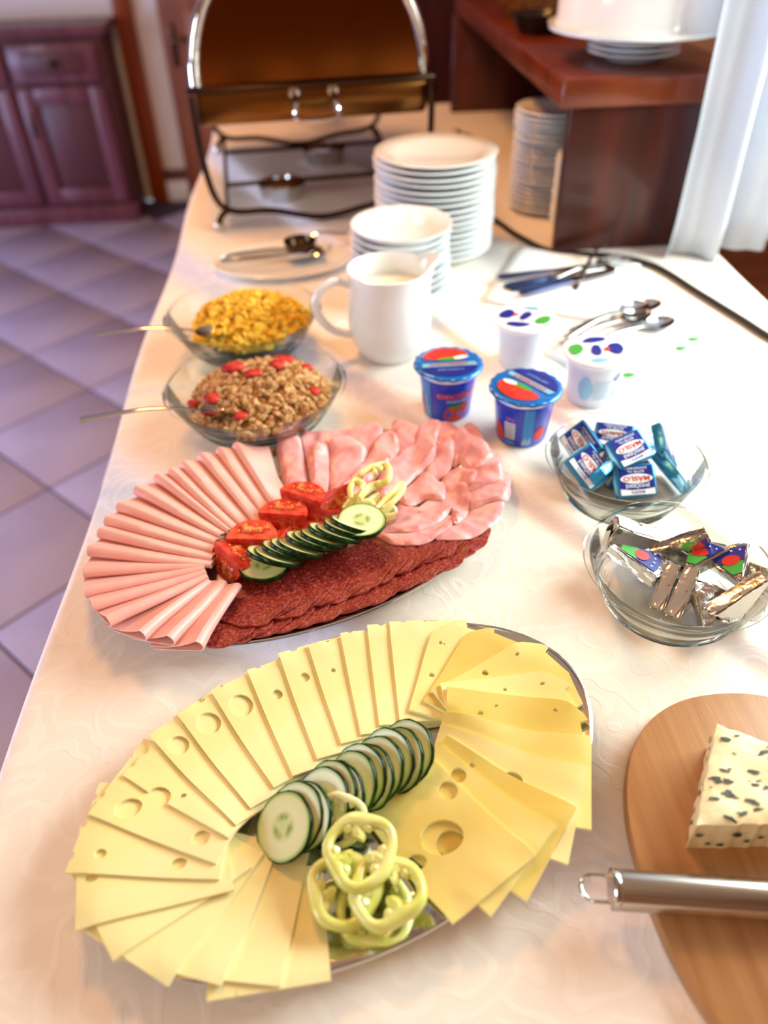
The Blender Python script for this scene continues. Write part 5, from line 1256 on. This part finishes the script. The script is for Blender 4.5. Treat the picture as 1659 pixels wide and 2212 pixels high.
BUT = [  # pixel, z, (rx, ry, rz) in degrees, label
 ((1368, 1036), 0.022, (-40, 0, 180), 'butter portion with its red wording upside down, front and centre in the bowl'),
 ((1300, 1032), 0.022, (15, 62, 150), 'butter portion on edge beside the front one, teal side up'),
 ((1268, 1008), 0.030, (-20, -35, 130), 'butter portion tilted against the left glass wall'),
 ((1262, 955), 0.034, (-48, -20, 110), 'butter portion standing at the back left of the bowl'),
 ((1355, 972), 0.044, (-28, 8, 200), 'butter portion lying uppermost in the middle of the bowl'),
 ((1375, 950), 0.022, (20, 10, 30), 'butter portion underneath at the back of the bowl'),
 ((1425, 962), 0.036, (-55, 10, -100), 'butter portion standing at the back right of the bowl'),
 ((1440, 1022), 0.020, (-52, 0, -80), 'butter portion turned edge up at the right front of the bowl'),
 ((1335, 1000), 0.024, (10, 70, 200), 'butter portion edge between the front and left ones'),
 ((1350, 1005), 0.010, (0, 0, 20), 'butter portion at the bottom under the uppermost one'),
 ((1325, 948), 0.034, (-15, 0, 160), 'farthest butter portion showing just its top')]
for px, z, rt, lab in BUT:
    p_ = at(*px, TZ+z); dup(bu, (p_.x, p_.y, TZ+z-0.004), [math.radians(a) for a in rt], 1.1, label=lab, cat='butter portion', group='butter portions in the glass bowl')
kill(bu)

# ================================================================== foil cheese wedges
def wedge_proto(labelled):
    r = empty('cheese_portion', (0, 0, 0)); L, h_ = 0.048, 0.0125; half = math.radians(25)
    pts = [(0, 0)]+[(L*math.cos(a), L*math.sin(a)) for a in [(-half+2*half*k/8) for k in range(9)]]
    bm = bmesh.new(); vs = [bm.verts.new((x-L*0.6, y, 0)) for x, y in pts]; f = bm.faces.new(vs); ex = bmesh.ops.extrude_face_region(bm, geom=[f])
    bmesh.ops.translate(bm, verts=[v for v in ex['geom'] if isinstance(v, bmesh.types.BMVert)], vec=(0, 0, h_)); bmesh.ops.recalc_face_normals(bm, faces=bm.faces)
    bmesh.ops.bevel(bm, geom=[e for e in bm.edges if e.calc_face_angle(0) > 0.4], offset=0.0012, segments=2, affect='EDGES')
    bmesh.ops.subdivide_edges(bm, edges=[e for e in bm.edges if e.calc_length() > 0.008], cuts=4, use_grid_fill=True); bmesh.ops.triangulate(bm, faces=bm.faces)
    q = random.Random(4)
    for v in bm.verts: v.co += Vector((q.uniform(-1, 1), q.uniform(-1, 1), q.uniform(-1, 1)))*0.00045
    V = [tuple(v.co) for v in bm.verts]; Fc = [tuple(v.index for v in f_.verts) for f_ in bm.faces]; bm.free()
    MB().add(V, Fc).build('foil_wrap', 'foil', r, smooth=22)
    # folded foil ends
    x0 = L*0.4
    V = [(x0, -0.014, 0.002), (x0, 0.014, 0.002), (x0+0.0022, 0.009, 0.005), (x0+0.0012, -0.010, 0.0065), (x0, 0.014, 0.0115), (x0, -0.014, 0.0115)]
    MB().add(V, [(0, 1, 2, 3), (3, 2, 4, 5)]).build('foil_fold', 'foil', r, smooth=0)
    MB().tube([(-L*0.1, 0.010, h_*0.5), (-L*0.12, 0.0112, h_*0.8)], 0.0005, 6, flat=1.5).build('tear_strip', 'print_red', r)
    if labelled:
        Lr = L*0.90; hh = half*0.86
        sec = [(Lr*math.cos(a)-L*0.6, Lr*math.sin(a)) for a in [(-hh+2*hh*k/8) for k in range(9)]]
        sec2 = [(0.22*L*math.cos(a)-L*0.6, 0.22*L*math.sin(a)) for a in (hh, -hh)]
        z = h_+0.0007
        MB().add([(a, b_, z) for a, b_ in sec+sec2], [tuple(range(len(sec)+2))]).build('label', 'print_navy', r, smooth=0)
        in_ = [(0.52*L*math.cos(a)-L*0.6, 0.52*L*math.sin(a)) for a in [(-hh+2*hh*k/6) for k in range(7)]]
        MB().add([(a, b_, z+0.0003) for a, b_ in in_+sec2], [tuple(range(9))]).build('green_field', 'print_green', r, smooth=0)
        md = [(0.60*L*math.cos(a)-L*0.6, 0.60*L*math.sin(a)) for a in [(-hh*0.95+1.9*hh*k/6) for k in range(7)]]
        # plain red patch stands where the printed picture sits
        pr = smooth_closed([(0.57*L-L*0.6+0.0062*math.cos(a)*(1+0.15*math.sin(3*a)), 0.0075*math.sin(a)) for a in [k*PI/4 for k in range(8)]], 3)
        MB().add([(a, b_, z+0.0006) for a, b_ in pr], [tuple(range(len(pr)))]).build('red_patch', 'print_red', r, smooth=0)
        for k in range(4):
            a = -hh*0.72+1.44*hh*k/3; cx_, cy_ = 0.80*L*math.cos(a)-L*0.6, 0.80*L*math.sin(a)
            st = [((0.0013 if i % 2 == 0 else 0.0006)*math.cos(i*PI/5)+cx_, (0.0013 if i % 2 == 0 else 0.0006)*math.sin(i*PI/5)+cy_) for i in range(10)]
            MB().add([(a_, b_, z+0.0006) for a_, b_ in st], [tuple(range(10))]).build('star', 'print_white', r, smooth=0)
    return r
wl, wp = wedge_proto(True), wedge_proto(False)
nx_, ny_ = BN
WD = [ # proto, pixel, height, (rx, ry, rz), scale, label
 (wl, (1378, 1222), 0.032, (-12, 10, -32), 1.15, 'foil cheese portion with blue starry label at the left of the bowl'),
 (wp, (1370, 1168), 0.040, (80, 0, 174), 1.3, 'bare foil cheese portion on its side along the back left wall'),
 (wp, (1472, 1172), 0.040, (80, 0, -6), 1.15, 'bare foil cheese portion on its side, back middle of the bowl'),
 (wp, (1425, 1262), 0.030, (85, 0, 52), 1.05, 'left one of the two parallel foil portions standing on edge'),
 (wp, (1462, 1275), 0.032, (85, 0, 50), 1.12, 'right one of the two parallel foil portions standing on edge'),
 (wl, (1520, 1210), 0.034, (-18, -5, 40), 1.05, 'foil cheese portion with blue label in the middle, partly covered'),
 (wl, (1588, 1226), 0.038, (-25, 5, 82), 1.1, 'foil cheese portion with starry label at the right of the bowl'),
 (wp, (1520, 1300), 0.022, (20, -30, 70), 0.95, 'crumpled dark foil portion at the front of the bowl'),
 (wp, (1590, 1282), 0.036, (82, 0, 14), 1.25, 'bright silver foil portion on edge at the right front'),
 (wl, (1570, 1320), 0.018, (30, 0, -160), 0.9, 'foil portion under the bright silver one'),
 (wp, (1630, 1240), 0.030, (40, 10, 130), 0.95, 'foil portion leaning on the right glass wall'),
 (wp, (1465, 1235), 0.010, (0, 0, 90), 1.0, 'foil portion at the bottom of the bowl')]
for pr_, px, z, rt, sc_, lab in WD:
    p_ = at(*px, TZ+z); dup(pr_, (p_.x, p_.y, TZ+z-0.004), [math.radians(a) for a in rt], sc_, label=lab, cat='cheese portion', group='foil wrapped cheese portions in the glass bowl')
kill(wl); kill(wp)

# ================================================================== wooden board, blue cheese, knife handle
bcx, bcy, ba, bb_ = 0.298, 0.222, 0.113, 0.150
def board():
    n = 96; out = []
    for k in range(n):
        t = 2*PI*k/n; c, s = math.cos(t), math.sin(t); e = 2/2.25; out.append((ba*math.copysign(abs(c)**e, c), bb_*math.copysign(abs(s)**e, s)))
    V = []; Fc = []; sec = [(0.97, 0.0), (0.992, 0.001), (1.0, 0.004), (1.0, 0.011), (0.992, 0.014), (0.975, 0.015)]
    for f, z in sec: V += [(x*f, y*f, z) for x, y in out]
    for k in range(len(sec)-1):
        for i in range(n): j = (i+1) % n; Fc.append((k*n+i, k*n+j, (k+1)*n+j, (k+1)*n+i))
    Fc.append(tuple(range(n))[::-1]); Fc.append(tuple(range((len(sec)-1)*n, len(sec)*n)))
    MB().add(V, Fc).build('chopping_board', 'bamboo', loc=(bcx, bcy, TZ), smooth=30, label='rounded bamboo chopping board at the right edge under the blue cheese', cat='chopping board')
board()
def blue_cheese():
    zb, zt = 0.0152, 0.050
    top = [(0.2685, 0.321), (0.222, 0.245), (0.300, 0.2385), (0.388, 0.236), (0.330, 0.280)]
    c0 = Vector((0.29, 0.262, TZ)); r = empty('blue_cheese_wedge', (c0.x, c0.y, TZ+zb), label='thick wedge of blue veined cheese lying on the bamboo board', cat='cheese wedge')
    poly = resample(top, 0.004); q = random.Random(5)
    Hb = Height(0.15, 0.45, 0.15, 0.40, lambda X, Y: X*0+TZ+zb-0.0002)
    poly = [(x+q.uniform(-.0006, .0006), y+q.uniform(-.0006, .0006)) for x, y in poly]
    pf = lambda X, Y, D: 0.0006*np.sin(X*190)*np.cos(Y*170)-0.0022*np.exp(-D/0.0022)
    o = sheet('body', Hb, poly, 'blue_cheese', t=zt-zb, puff=pf, step=0.0042, iters=1, label=None); o.parent = r; o.location = o.location-r.location
    q = random.Random(12); zz = zt-zb+0.0004
    def surf(x, y): return float(pf(np.array(x), np.array(y), edist(poly, [x], [y])[0]))+0.0002
    for k in range(60):      # pockets and streaks of mould on the top
        for _ in range(30):
            x, y = q.uniform(0.225, 0.36), q.uniform(0.240, 0.318)
            if inside(poly, [x], [y])[0] and edist(poly, [x], [y])[0] > 0.003: break
        a = q.uniform(-0.9, 0.1); l = q.uniform(0.0015, 0.0050); w_ = l*q.uniform(0.25, 0.55)
        P_ = [(x+l*rr*math.cos(t)*math.cos(a)-w_*rr*math.sin(t)*math.sin(a), y+l*rr*math.cos(t)*math.sin(a)+w_*rr*math.sin(t)*math.cos(a)) for t, rr in [(j*2*PI/9, q.uniform(0.6, 1.25)) for j in range(9)]]
        V = [(px-r.location.x, py-r.location.y, zz+surf(px, py) if True else 0) for px, py in P_]; V.append((x-r.location.x, y-r.location.y, zz+surf(x, y)+0.0001))
        MB().add(V, [(j, (j+1) % 9, 9) for j in range(9)]).build('mould_vein', 'cheese_mould', r)
    # veins on the visible left cut side
    A, B = Vector((0.2685, 0.321, 0)), Vector((0.222, 0.245, 0)); d_ = (B-A).normalized(); nn = Vector((-d_.y, d_.x, 0)); nn = nn if nn.x < 0 else -nn
    for (A, B) in ((A, B), (Vector((0.222, 0.245, 0)), Vector((0.300, 0.2385, 0)))):
        d_ = (B-A).normalized(); nn = Vector((d_.y, -d_.x, 0))
        if nn.dot(A-Vector((0.29, 0.27, 0))) < 0: nn = -nn
        for k in range(9):
            t = (k+0.5)/9; c = A.lerp(B, t); z = q.uniform(0.004, 0.022); l = q.uniform(0.002, 0.0042)
            V = []
            for j in range(8):
                an = j*2*PI/8; rr = q.uniform(0.6, 1.2); V.append(tuple(Vector((c.x-r.location.x, c.y-r.location.y, z))+nn*0.0011+d_*l*rr*math.cos(an)+Vector((0, 0, l*0.8*rr*math.sin(an)))))
            MB().add(V, [tuple(range(8))]).build('mould_vein', 'cheese_mould', r, smooth=0)
blue_cheese()
def cheese_knife():
    p0, p1 = at(1320, 1918, TZ+0.031), at(1659, 1945, TZ+0.029); d_ = (p1-p0); d_.z = 0; L0 = d_.length; d_.normalize(); a = math.atan2(d_.y, d_.x)
    r = empty('server_knife', (p0.x, p0.y, TZ+0.0292), (0, 0, a), label='knife with tubular brushed steel handle and wire hanging loop, lying across the board', cat='knife')
    R = 0.0128; L = 0.125
    b = MB().lathe([(0, 0), (R*0.90, 0), (R, 0.0012), (R, L-0.012), (R*0.9, L-0.003), (R*0.55, L), (0, L)], 48, xf=Matrix.Rotation(PI/2, 4, 'Y'))
    b.build('handle', 'brushed', r)
    MB().lathe([(R*1.0, 0.0005), (R*1.035, 0.001), (R*1.035, 0.0042), (R*1.0, 0.0048)], 48, xf=Matrix.Rotation(PI/2, 4, 'Y')).build('end_collar', 'steel', r)
    w_ = 0.0088; pts = [(0.004, -w_, 0), (-0.004, -w_, 0)]+[(-0.0105-0.0090*math.cos(t), w_*math.sin(t), 0) for t in [(-PI/2+PI*k/12) for k in range(13)]]+[(-0.004, w_, 0), (0.004, w_, 0)]
    MB().tube(pts, 0.0014, 10, up=(0, 0, 1)).build('hanging_loop', 'chrome', r)
    bl = [(L-0.002, -0.006), (L+0.012, -0.006), (L+0.02, -0.02), (L+0.12, -0.014), (L+0.125, 0.006), (L+0.02, 0.008), (L-0.002, 0.006)]
    MB().prism(bl, -0.0008, 0.0008).build('blade', 'steel', r)
cheese_knife()
